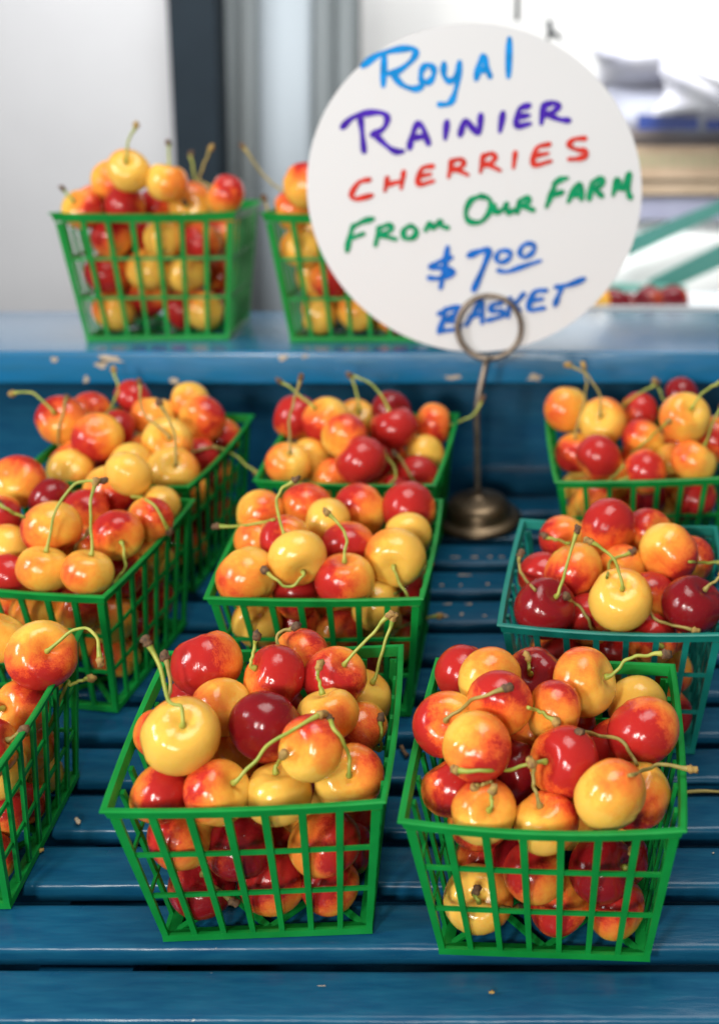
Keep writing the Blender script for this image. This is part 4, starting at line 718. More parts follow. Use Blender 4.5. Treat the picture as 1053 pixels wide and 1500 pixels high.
# ribbed metal column right of the dark post: five upright folds
column = empty('metal_column', at(420, 600, 1.78))
tag(column, 'ribbed grey metal column between the dark post and the white sheet', 'column')
def fold(u0, u1, y, bulge, mat, n=9):
    V = []
    for v in (640, -260):
        for k in range(n):
            s = k / (n - 1)
            p = at(u0 + (u1 - u0) * s, v, y)
            V.append(p + Vector((0, -bulge * math.sin(math.pi * s), 0)) - column.location)
    for v in (640, -260):
        for k in range(n):
            s = k / (n - 1)
            p = at(u0 + (u1 - u0) * s, v, y)
            V.append(p + Vector((0, 0.03, 0)) - column.location)
    F = []
    for k in range(n - 1):
        F.append((k, k + 1, n + k + 1, n + k))
        F.append((2 * n + k, 3 * n + k, 3 * n + k + 1, 2 * n + k + 1))
    F += [(0, n, 3 * n, 2 * n), (n - 1, 3 * n - 1, 4 * n - 1, 2 * n - 1)]
    F.append(tuple(range(n, 2 * n)) + tuple(range(4 * n - 1, 3 * n - 1, -1)))
    F.append(tuple(range(n - 1, -1, -1)) + tuple(range(2 * n, 3 * n)))
    return link('fold', mesh('fold', V, F, True), mat, column)
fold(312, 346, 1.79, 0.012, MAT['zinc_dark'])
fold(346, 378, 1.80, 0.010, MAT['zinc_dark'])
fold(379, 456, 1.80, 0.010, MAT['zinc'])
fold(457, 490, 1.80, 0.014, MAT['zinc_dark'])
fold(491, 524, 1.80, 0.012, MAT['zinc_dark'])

# hanging cord with a small black clip
cord_top = at(757, -120, 1.25)
cord = link('hanging_cord', mesh('hanging_cord', *tube([cord_top + Vector((0, 0, 0.0)), at(758, -20, 1.25), at(757, 30, 1.25)], [0.0016, 0.0018, 0.0022], 8), True), MAT['post'])
tag(cord, 'thin dark cord hanging behind the top of the sign', 'cord')
clip_root = empty('black_clip', at(808, 48, 1.22))
tag(clip_root, 'tiny black clip peeking over the upper right of the round sign', 'clip')
for name, pts, rr in (('jaw', [(804, 30), (806, 48), (803, 58)], 0.0024), ('lever', [(806, 46), (814, 50), (820, 58)], 0.0020)):
    link(name, mesh(name, *tube([at(u, v, 1.22) - clip_root.location for u, v in pts], [rr] * 3, 8), True), MAT['post'], clip_root)

# goods stacked behind the stand on the right
YB = 1.42
carton = empty('cardboard_carton', at(1000, 290, YB))
tag(carton, 'tan cardboard carton with faded print, right of the sign', 'carton')
def bslab(name, quad, depth, mat, root):
    o = slab(name, quad, depth, mat)
    o.parent = root
    o.matrix_parent_inverse = Matrix.Translation(-root.location)
    return o
bslab('side', [(900, 286, YB), (1190, 284, YB), (1190, 214, YB), (900, 214, YB)], 0.22, MAT['card'], carton)
for k in range(9):
    u = 935 + k * 15
    bslab('print_mark', [(u, 245, YB - .0006), (u + 10, 245, YB - .0006), (u + 10, 226, YB - .0006), (u, 226, YB - .0006)], 0.0004, MAT['faint'], carton)
bslab('flap', [(905, 262, YB - .004), (1190, 262, YB - .004), (1190, 256, YB - .004), (905, 256, YB - .004)], 0.003, MAT['card'], carton)

pack = empty('grey_package', at(1000, 212, YB))
tag(pack, 'grey plastic wrapped package with navy print on top of the carton', 'package')
def pillow(name, u0, u1, v0, v1, y, depth, mat, root, puff=0.02, seed=1, nx=22, nz=10, crease=0.006):
    """A soft wrapped block: bulging faces with creases."""
    rnd = random.Random(seed)
    ph = [(rnd.uniform(0, 6.3), rnd.uniform(20, 110), rnd.uniform(20, 110), rnd.uniform(0.3, 1)) for _ in range(7)]
    c0, c1 = at(u0, v1, y), at(u1, v0, y)
    V, F = [], []
    for side in (-1, 1):
        for j in range(nz + 1):
            for i in range(nx + 1):
                s, t = i / nx, j / nz
                x = c0.x + (c1.x - c0.x) * s; z = c0.z + (c1.z - c0.z) * t
                w = (math.sin(math.pi * s) * math.sin(math.pi * t)) ** 0.35 if 0 < s < 1 and 0 < t < 1 else 0.0
                cr = sum(a * math.sin(p + fx * x + fz * z * 1.7) for p, fx, fz, a in ph) / 3
                yy = y + depth / 2 + side * (depth / 2 * w) + (crease * cr * w)
                V.append((x + crease * 0.5 * cr, yy, z + crease * cr * 0.7 * (1 if t > .5 else .3)))
    n = (nx + 1) * (nz + 1)
    for j in range(nz):
        for i in range(nx):
            a = j * (nx + 1) + i
            F.append((a, a + 1, a + nx + 2, a + nx + 1))
            F.append((n + a, n + a + nx + 1, n + a + nx + 2, n + a + 1))
    for i in range(nx):
        F.append((i, n + i, n + i + 1, i + 1))
        a = nz * (nx + 1) + i; F.append((a, a + 1, n + a + 1, n + a))
    for j in range(nz):
        a = j * (nx + 1); F.append((a, a + nx + 1, n + a + nx + 1, n + a))
        a = a + nx; F.append((a, n + a, n + a + nx + 1, a + nx + 1))
    o = link(name, mesh(name, [Vector(p) - root.location for p in V], F, True), mat, root)
    return o
pillow('wrapper', 880, 1180, 118, 214, YB - 0.01, 0.20, MAT['grey_film'], pack, seed=3)
bslab('print_mark', [(934, 190, YB - .016), (1022, 190, YB - .016), (1022, 172, YB - .016), (934, 168, YB - .016)], 0.012, MAT['ink'], pack)
bslab('print_mark', [(1034, 190, YB - .016), (1100, 190, YB - .016), (1100, 174, YB - .016), (1034, 176, YB - .016)], 0.012, MAT['ink'], pack)

bag = empty('plastic_bag', at(1000, 150, YB))
tag(bag, 'crumpled white plastic bag lying on the grey package', 'bag')
MAT['bag'] = simple('white_bag', (0.62, 0.62, 0.65), (0.45, 0.46, 0.55), 0.3, 16, bmp=0.6)
pillow('bag_body', 874, 1240, 36, 124, YB - 0.03, 0.22, MAT['bag'], bag, seed=8, crease=0.010, nx=40, nz=20)
pillow('bag_fold', 968, 1240, 78, 166, YB - 0.06, 0.07, MAT['bag'], bag, seed=5, crease=0.014, nx=40, nz=20)

bin_ = empty('lilac_bin', at(1000, 320, YB))
tag(bin_, 'lilac grey plastic bin under the cardboard carton', 'bin')
bslab('bin_wall', [(905, 322, YB + .005), (1190, 322, YB + .005), (1190, 287, YB + .005), (905, 287, YB + .005)], 0.20, MAT['lilac'], bin_)

chair = empty('folding_frame', at(1000, 450, 1.40))
tag(chair, 'teal and white slanted board leaning behind the shelf, right of the sign', 'board')
bslab('white_panel', [(860, 470, 1.40), (1210, 470, 1.40), (1210, 318, 1.44), (880, 322, 1.44)], 0.02, MAT['white'], chair)
bslab('teal_bar', [(890, 390, 1.385), (1085, 300, 1.385), (1085, 282, 1.385), (890, 362, 1.385)], 0.012, MAT['teal_board'], chair)
bslab('teal_bar', [(945, 440, 1.372), (1120, 362, 1.372), (1120, 326, 1.372), (950, 411, 1.372)], 0.010, MAT['teal_board'], chair)
bslab('teal_bar', [(850, 462, 1.352), (1012, 462, 1.352), (1004, 420, 1.352), (850, 414, 1.352)], 0.010, MAT['teal_pale'], chair)

# white tray of dark cherries at the back edge of the shelf
tray = empty('white_tray', at(990, 470, 1.16))
tag(tray, 'low white tray of dark cherries behind the shelf, right of the sign', 'tray')
TY = 1.12
bslab('front_wall', [(838, 466, TY), (1200, 466, TY), (1200, 449, TY), (838, 449, TY)], 0.006, MAT['tray'], tray)
bslab('tray_floor', [(838, 468, TY + .006), (1200, 468, TY + .006), (1200, 462, TY + .006), (838, 462, TY + .006)], 0.16, MAT['tray'], tray)
bslab('base_strip', [(830, 477, TY - .004), (1210, 477, TY - .004), (1210, 470, TY - .004), (830, 470, TY - .004)], 0.17, MAT['paint'], tray)

# ------------------------------------------------------------------ the blue stand
stand = empty('display_stand', PIVOT)
tag(stand, 'blue painted slatted market stand with a raised shelf at the back', 'stand')
MT4 = MT.to_4x4()
PITCH_Y, SLAT_W, SLAT_T = 0.03590, 0.0258, 0.0115
prof = rounded_profile(SLAT_W, SLAT_T, 0.0030, 4)
xs = [-0.85 + 1.45 * k / 24 for k in range(25)]
for k in range(-3, 13):
    yc = 0.4367 + PITCH_Y * k - SLAT_W / 2
    me = mesh('slat', *extrude_x(prof, xs, 0.00035, 50 + k), True)
    o = link('slat', me, MAT['paint'], stand)
    o.matrix_local = MT4 @ Matrix.Translation((0, yc - 0.45, random.uniform(-0.0004, 0.0004)))
def stand_part(name, v, f, mat, tilted=True, smooth=False):
    o = link(name, mesh(name, [Vector(p) - PIVOT for p in v], f, smooth), mat, stand)
    if tilted: o.matrix_local = MT4
    return o
for x in (-0.56, -0.2, 0.16, 0.45):
    v, f = box(x - 0.02, x + 0.02, 0.30, 0.93, -0.050, -0.0128)
    stand_part('support_rail', v, f, MAT['paint'])
v, f = box(-0.85, 0.60, 0.30, 0.93, -0.075, -0.060); stand_part('light_block_board', v, f, MAT['paint'])  # unseen board added below the slats, blocks light so the gaps stay dark
# back panel below the shelf, with a ledge strip at its foot
yb = t2w((0, 0.905, 0))
v, f = box(-0.85, 0.60, yb.y, yb.y + 0.018, 0.02, SHELF_Z - FASCIA - 0.0005); stand_part('back_panel', v, f, MAT['paint'], False)
v, f = box(-0.85, 0.60, yb.y - 0.010, yb.y - 0.0003, yb.z - 0.02, yb.z + 0.004); stand_part('ledge_strip', v, f, MAT['paint'], False)
# shelf: a thick board with rounded front edge
prof = [(y + (SHELF_Y0 + SHELF_Y1) / 2, z + SHELF_Z) for y, z in rounded_profile(SHELF_Y1 - SHELF_Y0, FASCIA, 0.0022, 4)]
v, f = extrude_x(prof, [-0.95 + 1.6 * k / 16 for k in range(17)], 0.0003, 9)
stand_part('shelf_board', v, f, MAT['paint_gloss'], False, True)
for x0 in (-0.80, 0.52):
    v, f = box(x0, x0 + 0.04, 0.86, 0.90, -0.3, SHELF_Z - FASCIA - 0.001); stand_part('shelf_leg', v, f, MAT['paint'], False)

def blotch(n, rx, ry, rnd):
    out = []
    for k in range(n):
        a = 2 * math.pi * k / n
        q = rnd.uniform(0.35, 1.15)
        out.append((rx * q * math.cos(a), ry * q * math.sin(a)))
    return out
rnd = random.Random(3)
# bare spots on the shelf's front edge
for u, v, rx, ry in ((158, 526, 26, 8), (150, 533, 12, 8), (80, 526, 6, 5), (126, 556, 6, 6), (256, 557, 8, 5), (415, 524, 10, 6), (446, 521, 6, 5), (785, 554, 13, 7), (665, 552, 18, 4)):
    p = at(u, v, SHELF_Y0 - 0.0003)
    s = SHELF_Y0 / F_PX * 1.02
    pts = [(p.x + a * s, SHELF_Y0 - 0.0003, min(p.z + b * s, SHELF_Z - 0.0022)) for a, b in blotch(11, rx, ry, rnd)]
    o = stand_part('paint_chip', pts, [tuple(range(11))], MAT['wood'], False)
# worn spots on the slats between the middle baskets
def table_hit(u, v):
    D = at(u, v, 1.0) - Vector((0, 0, CAM_H))
    n = MT @ Vector((0, 0, 1)); o = Vector((0, 0, CAM_H))
    s = (PIVOT - o).dot(n) / D.dot(n)
    return MT.transposed() @ (o + D * s - PIVOT) + PIVOT
for u, v, rx, ry in ((694, 826, 6, 2.6), (717, 826, 6, 2.6), (665, 823, 9, 2.0), (735, 824, 7, 2), (646, 863, 4, 3), (674, 864, 3, 3), (676, 901, 3.2, 3.2), (710, 906, 3.4, 2.4), (655, 886, 7, 2), (688, 880, 6, 1.6), (680, 844, 10, 2), (652, 906, 5, 3), (713, 857, 3, 3),
                         (1043, 1246, 1.4, 1.3), (205, 1178, 1.3, 1.0), (470, 1446, 5, .7), (200, 1066, 2.5, 1)):
    p = table_hit(u, v)
    # keep the spot on the flat top of the slat it falls on
    k = round((p.y + SLAT_W / 2 - 0.4367) / PITCH_Y)
    yc = 0.4367 + PITCH_Y * k - SLAT_W / 2
    y = max(min(p.y, yc + SLAT_W / 2 - 0.0062), yc - SLAT_W / 2 + 0.0062)
    pts = [(p.x + a * 0.00046, y + b * 0.0005, 0.0008) for a, b in blotch(9, rx, ry, rnd)]
    stand_part('paint_chip', pts, [tuple(range(9))], MAT['wood'])

# ------------------------------------------------------------------ baskets
BH, BA, BB = 0.0793, 0.0532, 0.0436
def half(z): return BB + (BA - BB) * z / BH
def bulge(t, z):                                   # thin plastic walls bow outwards a little
    return 0.0013 * (1 - t * t) * (z / BH) ** 1.3
NRIB = 6
def rib_mesh(i):
    t = (i + 1) / (NRIB + 1) * 2 - 1
    V = []
    n = 5
    for k in range(n):
        z = 0.0015 + (BH - 0.0065) * k / (n - 1)
        w = 0.00112 + 0.00040 * k / (n - 1)
        hx = half(z); x = t * hx * 0.97; y = -hx - bulge(t, z) + 0.0002
        V += [(x - w, y, z), (x + w, y, z), (x + w, y + 0.0017, z), (x - w, y + 0.0017, z)]
    F = [(3, 2, 1, 0), tuple(4 * (n - 1) + q for q in (0, 1, 2, 3))]
    for k in range(n - 1):
        for q in range(4):
            a = 4 * k + q; b = 4 * k + (q + 1) % 4
            F.append((a, b, b + 4, a + 4))
    return mesh('rib', V, F)
def band_mesh(z, hz):
    n = 9; V = []
    for k in range(n):
        t = k / (n - 1) * 2 - 1
        hx = half(z); x = t * (hx - 0.0022); y = -hx - bulge(t, z) + 0.0009
        V += [(x, y, z - hz), (x, y + 0.0012, z - hz), (x, y + 0.0012, z + hz), (x, y, z + hz)]
    F = [(0, 1, 2, 3), tuple(4 * (n - 1) + q for q in (3, 2, 1, 0))]
    for k in range(n - 1):
        for q in range(4):
            a = 4 * k + q; b = 4 * k + (q + 1) % 4
            F.append((a, a + 4, b + 4, b))
    return mesh('band', V, F)
def corner_mesh():
    V, F = [], []
    n = 5
    for k in range(n):
        z = 0.001 + (BH - 0.0062) * k / (n - 1)
        w = 0.0026 + 0.0012 * k / (n - 1)
        hx = half(z); th = 0.0016
        V += [(-hx, -hx, z), (-hx + w, -hx, z), (-hx + w, -hx + th, z), (-hx + th, -hx + th, z), (-hx + th, -hx + w, z), (-hx, -hx + w, z)]
    F = [(5, 4, 3, 2, 1, 0), tuple(6 * (n - 1) + q for q in range(6))]
    for k in range(n - 1):
        for q in range(6):
            a = 6 * k + q; b = 6 * k + (q + 1) % 6
            F.append((a, b, b + 6, a + 6))
    return mesh('corner_post', V, F)
def rim_mesh(seed):
    """Slanted band with a small outward lip, bowed sides, dipping a little between the corners."""
    rnd = random.Random(seed)
    prof = [(0.0000, -0.0040), (0.0008, -0.0003), (0.0019, 0.0001), (0.0021, 0.0008), (0.0014, 0.0012), (-0.0004, 0.0010), (-0.0013, -0.0038), (-0.0006, -0.0042)]
    n = 10; V = []
    dip = [rnd.uniform(0.0002, 0.0022) for _ in range(4)]
    bow = [rnd.uniform(0.6, 1.6) for _ in range(4)]
    for s in range(4):
        rot = Matrix.Rotation(s * math.pi / 2, 3, 'Z')
        for k in range(n):
            t = k / n * 2 - 1
            for o, dz in prof:
                hh = BA + o * (1.0)
                x = t * hh; y = -hh - 0.0013 * bow[s] * (1 - t * t)
                V.append(rot @ Vector((x, y, BH + dz - dip[s] * (1 - t * t))))
    F = []
    m = len(prof); tot = 4 * n
    for i in range(tot):
        for q in range(m):
            a = i * m + q; b = i * m + (q + 1) % m
            a2 = ((i + 1) % tot) * m + q; b2 = ((i + 1) % tot) * m + (q + 1) % m
            F.append((a, a2, b2, b))
    return mesh('rim', V, F)
def base_frame_mesh():
    prof = [(0.0, 0.0), (0.0, 0.0032), (-0.0018, 0.0032), (-0.0060, 0.0014), (-0.0060, 0.0)]
    V = []
    for sx, sy in ((-1, -1), (1, -1), (1, 1), (-1, 1)):
        for o, z in prof:
            V.append((sx * (BB + 0.0004 + o), sy * (BB + 0.0004 + o), z))
    m = len(prof); F = []
    for i in range(4):
        for q in range(m):
            F.append((i * m + q, ((i + 1) % 4) * m + q, ((i + 1) % 4) * m + (q + 1) % m, i * m + (q + 1) % m))
    return mesh('base_frame', V, F)
def strut_mesh(p, q, w=0.0013, z0=0.0003, z1=0.0019):
    p, q = Vector((*p, 0)), Vector((*q, 0)); d = (q - p).normalized(); s = Vector((-d.y, d.x, 0)) * w
    return mesh('base_strut', *hexa([(*(p - s)[:2], z0), (*(q - s)[:2], z0), (*(q + s)[:2], z0), (*(p + s)[:2], z0), (*(p - s)[:2], z1), (*(q - s)[:2], z1), (*(q + s)[:2], z1), (*(p + s)[:2], z1)]))
h_ = BB - 0.004
STRUTS = [((-h_, -h_), (h_, h_)), ((-h_, h_), (-0.002, 0.002)), ((0.002, -0.002), (h_, -h_)), ((0, -h_), (-h_, 0)), ((h_, 0), (0, h_)), ((0, -h_), (h_, 0)), ((-h_, 0), (0, h_))]
def basket_kit(mat):
    kit = dict(rib=[rib_mesh(i) for i in range(NRIB)], band=[band_mesh(BH * 0.345, 0.00095), band_mesh(BH * 0.655, 0.00095)], corner=corner_mesh(),
               base=base_frame_mesh(), strut=[strut_mesh(*s) for s in STRUTS])
    for x in kit.values():
        for me in (x if isinstance(x, list) else [x]): me.materials.append(mat)
    return kit
KIT = {'green': basket_kit(MAT['green']), 'teal': basket_kit(MAT['teal'])}
BASKET_LABEL = {
    'A0': 'green mesh basket of cherries cut off by the left edge, front row',
    'A1': 'green mesh basket of cherries in the middle of the front row',
    'A2': 'green mesh basket of cherries at the right of the front row',
    'B0': 'green mesh basket of cherries cut off at left, second row',
    'B1': 'green mesh basket of cherries in the middle of the second row',
    'B2': 'teal mesh basket of cherries at the right of the second row',
    'C0': 'green mesh basket of cherries at the left of the third row',
    'C1': 'green mesh basket of cherries left of the sign holder, third row',
    'C2': 'green mesh basket of cherries right of the sign holder, third row',
    'D0': 'green mesh basket of cherries at the left of the raised shelf',
    'D1': 'green mesh basket on the raised shelf, partly hidden by the sign'}
for bi, (code, x, y, w, s) in enumerate(BASKETS):
    colour = 'teal' if code == 'B2' else 'green'
    kit, mat = KIT[colour], MAT[colour]
    Z = Matrix.Rotation(w, 3, 'Z')
    if code[0] == 'D': rot, loc = Z, Vector((x, y, SHELF_Z + 0.0005))
    else: rot, loc = MT @ Z, t2w((x, y, 0.0008))
    root = empty('cherry_basket', loc, rot)
    root.scale = (s * 1.03,) * 3 if code[0] == 'D' else (s, s, s)
    tag(root, BASKET_LABEL[code], 'basket', 'mesh cherry baskets')
    link('rim', rim_mesh(bi), mat, root)
    for k in range(4):
        q = Matrix.Rotation(k * math.pi / 2, 4, 'Z')
        for me in kit['rib']:
            o = link('rib', me, None, root); o.matrix_local = q
        for me in kit['band']:
            o = link('band', me, None, root); o.matrix_local = q
        o = link('corner_post', kit['corner'], None, root); o.matrix_local = q
    link('base_frame', kit['base'], None, root)
    for me in kit['strut']:
        link('base_strut', me, None, root)

# ------------------------------------------------------------------ cherries
def cherry_mesh(seed, nlon=30, nlat=18):
    rnd = random.Random(seed)
    ph = [(rnd.uniform(0, 6.3), rnd.uniform(0, 6.3), rnd.uniform(-1, 1)) for _ in range(4)]
    cav = rnd.uniform(0.20, 0.32); tall = rnd.uniform(0.89, 1.0); wide = rnd.uniform(1.0, 1.07); sk = rnd.uniform(-0.07, 0.07)
    V = []
    def pt(th, fi):
        r = 1 - cav * math.exp(-(th / 0.38) ** 2) - 0.05 * math.exp(-((math.pi - th) / 0.28) ** 2)
        r += 0.045 * math.exp(-((th - 0.72) / 0.4) ** 2) - 0.085 * max(0, math.sin(th - 1.57)) ** 2
        g = abs((fi - math.pi / 2 + math.pi) % (2 * math.pi) - math.pi)
        r *= 1 - 0.034 * math.exp(-(g / 0.17) ** 2) * math.sin(th) + 0.020 * math.exp(-((g - 0.45) / 0.25) ** 2)
        r += 0.012 * math.sin(th) * sum(c * math.sin(2 * fi + a) * math.cos(2 * th + b) for a, b, c in ph)
        return (r * wide * math.sin(th) * math.cos(fi), r * math.sin(th) * math.sin(fi), r * tall * math.cos(th) + sk * math.sin(th) * math.cos(fi) * (0.5 + 0.5 * math.cos(th)))
    V.append(pt(0, 0))
    for j in range(1, nlat):
        th = math.pi * (j / nlat) ** 0.92
        for i in range(nlon):
            V.append(pt(th, 2 * math.pi * i / nlon))
    V.append(pt(math.pi, 0))
    F = []
    for i in range(nlon):
        F.append((0, 1 + i, 1 + (i + 1) % nlon))
    for j in range(nlat - 2):
        for i in range(nlon):
            a = 1 + j * nlon + i; b = 1 + j * nlon + (i + 1) % nlon
            F.append((a, a + nlon, b + nlon, b))
    n = 1 + (nlat - 2) * nlon
    for i in range(nlon):
        F.append((len(V) - 1, n + (i + 1) % nlon, n + i))
    me = mesh('fruit', V, F, True)
    me.materials.append(MAT['cherry'])
    return me
FRUIT = [cherry_mesh(s) for s in range(8)]
#        coverage of blush, darkness
CLASS = [(0.15, 0.0), (0.27, 0.0), (0.40, 0.0), (0.52, 0.0), (0.68, 0.10), (0.96, 0.8)]
CWORD = ['yellow', 'peach', 'orange', 'orange red', 'red', 'crimson']
BWORD = ['the cut-off front left basket', 'the front middle basket', 'the front right basket', 'the second-row left basket', 'the second-row middle basket',
         'the teal basket', 'the third-row left basket', 'the third-row middle basket', 'the third-row right basket', 'the left shelf basket', 'the sign-side shelf basket']

def rim_line(bi, u):
    """Height in the photo of the front rim of a basket."""
    code, x, y, w, s = BASKETS[bi]
    Z = Matrix.Rotation(w, 3, 'Z')
    p = [Z @ Vector((sx * BA, -BA, BH)) * s for sx in (-1, 1)]
    if code[0] == 'D': p = [q + Vector((x, y, SHELF_Z)) for q in p]
    else: p = [t2w(q + Vector((x, y, 0))) for q in p]
    (u0, v0), (u1, v1) = project(p[0]), project(p[1])
    return v0 + (v1 - v0) * (u - u0) / (u1 - u0), u0, u1

# names for where each cherry lies, then a tie-break so that no two share a label
info = []
for row in CHERRIES:
    bi = row[0]; u, v = project([c / 1000 for c in row[1:4]])
    vr, u0, u1 = rim_line(bi, u)
    info.append([bi, u, v, vr, row[11], bool(row[12])])
phrase = [None] * len(info)
for bi in range(11):
    ids = [i for i, q in enumerate(info) if q[0] == bi]
    top = [i for i in ids if info[i][2] < info[i][3]]
    for grp, low in ((top, False), ([i for i in ids if i not in top], True)):
        if not grp: continue
        us = [min(max(info[i][1], 0), 1053) for i in grp]; vs = [info[i][2] for i in grp]
        ua, ub, va, vb = min(us), max(us), min(vs), max(vs)
        for i in grp:
            hu = (min(max(info[i][1], 0), 1053) - ua) / max(ub - ua, 1); hv = (info[i][2] - va) / max(vb - va, 1)
            lr = 'left' if hu < 0.34 else 'right' if hu > 0.66 else 'middle'
            if low:
                ud = 'upper' if hv < 0.5 else 'lower'
                where = f'behind mesh, {ud} {lr} of' 
            else:
                fb = 'back' if hv < 0.34 else 'front' if hv > 0.66 else 'centre'
                where = f'at the {fb} {lr} of' if not (fb == 'centre' and lr == 'middle') else 'in the very middle of'
            phrase[i] = f"{'stemmed ' if info[i][5] else ''}{CWORD[info[i][4]]} cherry {where} {BWORD[bi]}"
byp = {}
for i, p in enumerate(phrase): byp.setdefault(p, []).append(i)
ORD = ['first', 'second', 'third', 'fourth', 'fifth', 'sixth', 'seventh']
for p, ids in byp.items():
    if len(ids) == 1: continue
    du = max(info[i][1] for i in ids) - min(info[i][1] for i in ids); dv = max(info[i][2] for i in ids) - min(info[i][2] for i in ids)
    k = 1 if du >= dv else 2
    ids = sorted(ids, key=lambda i: info[i][k])
    for n, i in enumerate(ids):
        if len(ids) == 2: word = (('left', 'right') if k == 1 else ('upper', 'lower'))[n] + ' of two'
        else: word = f"{ORD[n]} from {'left' if k == 1 else 'above'}"
        phrase[i] = p + ', ' + word

for i, row in enumerate(CHERRIES):
    bi = row[0]
    P = Vector([c / 1000 for c in row[1:4]]); r = row[4] / 1000
    Zx = Vector(row[5:8]).normalized(); X = Vector(row[8:11]); X = (X - Zx * X.dot(Zx)).normalized(); Y = Zx.cross(X)
    rot = Matrix((X, Y, Zx)).transposed().to_4x4()
    rnd = random.Random(1000 + i)
    cov, dark = CLASS[row[11]]
    shade = (cov + rnd.uniform(-0.05, 0.05), dark * rnd.uniform(0.8, 1.0), 0, 1)
    sc = r * rnd.uniform(1.03, 1.075)
    local = rot @ Matrix.Diagonal((sc, sc, sc, 1))
    me = FRUIT[rnd.randrange(len(FRUIT))]
    label = phrase[i]
    if not row[12]:
        o = link('cherry', me); o.matrix_world = Matrix.Translation(P) @ local
        o.color = shade
        tag(o, label, 'cherry', 'cherries in the baskets')
        continue
    base = P - Vector((0, 0, r))
    root = empty('cherry', base)
    tag(root, label, 'cherry', 'cherries in the baskets')
    o = link('fruit', me, None, root); o.matrix_local = Matrix.Translation((0, 0, r)) @ local
    o.color = shade
    pts = [Vector([c / 1000 for c in q]) - base for q in row[12]]
    pts = [p + (Vector((rnd.uniform(-1, 1), rnd.uniform(-1, 1), rnd.uniform(-1, 1))) * 0.00045 if 1 < k < len(pts) - 1 else Vector()) for k, p in enumerate(pts)]
    path = spline(pts, 3)
    n = len(path)
    big = BASKETS[bi][4]
    rad = []
    for k in range(n):
        s = k / (n - 1)
        q = 0.00076 + 0.0007 * math.exp(-(s / 0.10) ** 2) + 0.0006 * max(0, (s - 0.80) / 0.20) ** 1.5
        rad.append(q * big * rnd.uniform(0.96, 1.04))
    old = rnd.random() < 0.28
    st = link('stem', mesh('stem', *tube(path, rad, 8), True), MAT['stem_old' if old else 'stem'], root)
    # knobbly end where the stem broke from the twig
    d = (path[-1] - path[-3]).normalized()
    e0 = path[-1] - d * 0.0006
    knob = [e0, e0 + d * 0.0009, e0 + d * 0.0021, e0 + d * 0.0033 + Vector((rnd.uniform(-1, 1), rnd.uniform(-1, 1), rnd.uniform(-1, 1))) * 0.0005, e0 + d * 0.0042]
    kr = [0.0013, 0.0021 * rnd.uniform(0.85, 1.1), 0.0017 * rnd.uniform(0.7, 1.25), 0.0020 * rnd.uniform(0.7, 1.1), 0.0012]
    v, f = tube(knob, [q * big for q in kr], 9)
    v = [p + Vector((rnd.uniform(-1, 1), rnd.uniform(-1, 1), rnd.uniform(-1, 1))) * 0.00035 for p in v]
    link('stem_end', mesh('stem_end', v, f, True), MAT['stem_end_y' if rnd.random() < 0.35 else 'stem_end'], st)

# cherries deep in the baskets that nobody could pick out
m, nt, p = new_mat('buried_skin')
geo = node(nt, 'ShaderNodeNewGeometry')
fz = math_(nt, 'ADD', math_(nt, 'MULTIPLY', geo.outputs['Random Per Island'], 0.75), math_(nt, 'MULTIPLY', noise(nt, 90, 3), 0.3))
nt.links.new(ramp(nt, fz, [(0.1, (0.82, 0.50, 0.07)), (0.45, (0.75, 0.24, 0.03)), (0.75, (0.52, 0.03, 0.015)), (1.0, (0.30, 0.006, 0.012))]), p.inputs['Base Color'])
p.inputs['Roughness'].default_value = 0.2
parts = []
for x, y, z, r in BURIED:
    V, F = lathe([(r * math.sin(math.pi * k / 12) / 1000 + 1e-6, -r * 0.95 * math.cos(math.pi * k / 12) / 1000) for k in range(13)], 18)
    q = Quaternion((random.gauss(0, 1), random.gauss(0, 1), random.gauss(0, 1), random.gauss(0, 1))).normalized()
    parts.append(([q @ Vector(c) + Vector((x, y, z)) / 1000 for c in V], F))
o = link('buried_cherries', mesh('buried_cherries', *join(parts), True), m)
tag(o, 'cherries buried deep inside the mesh baskets', 'cherries', None, 'stuff')

# dark cherries in the tray behind
for k, (u, v, y, rr, w) in enumerate(((902, 443, 1.16, 0.0135, 'leftmost'), (925, 446, 1.19, 0.0125, 'second from left'), (951, 440, 1.16, 0.0145, 'third from left'), (984, 441, 1.16, 0.0150, 'rightmost'))):
    o = link('cherry', FRUIT[k]); o.location = at(u, v, y); o.scale = (rr, rr, rr); o.rotation_euler = (0.4 * k, 0.3, k)
    o.color = (1.0, 1.0, 0, 1)
    tag(o, f'nearly black cherry in the white tray behind the shelf, {w}', 'cherry', 'dark cherries in the tray')
o = link('cherry', FRUIT[5]); o.location = at(874, 440, 1.15); o.scale = (0.0125,) * 3; o.color = (0.05, 0, 0, 1)
tag(o, 'greenish yellow cherry in the white tray, at the edge of the sign', 'cherry', 'dark cherries in the tray')

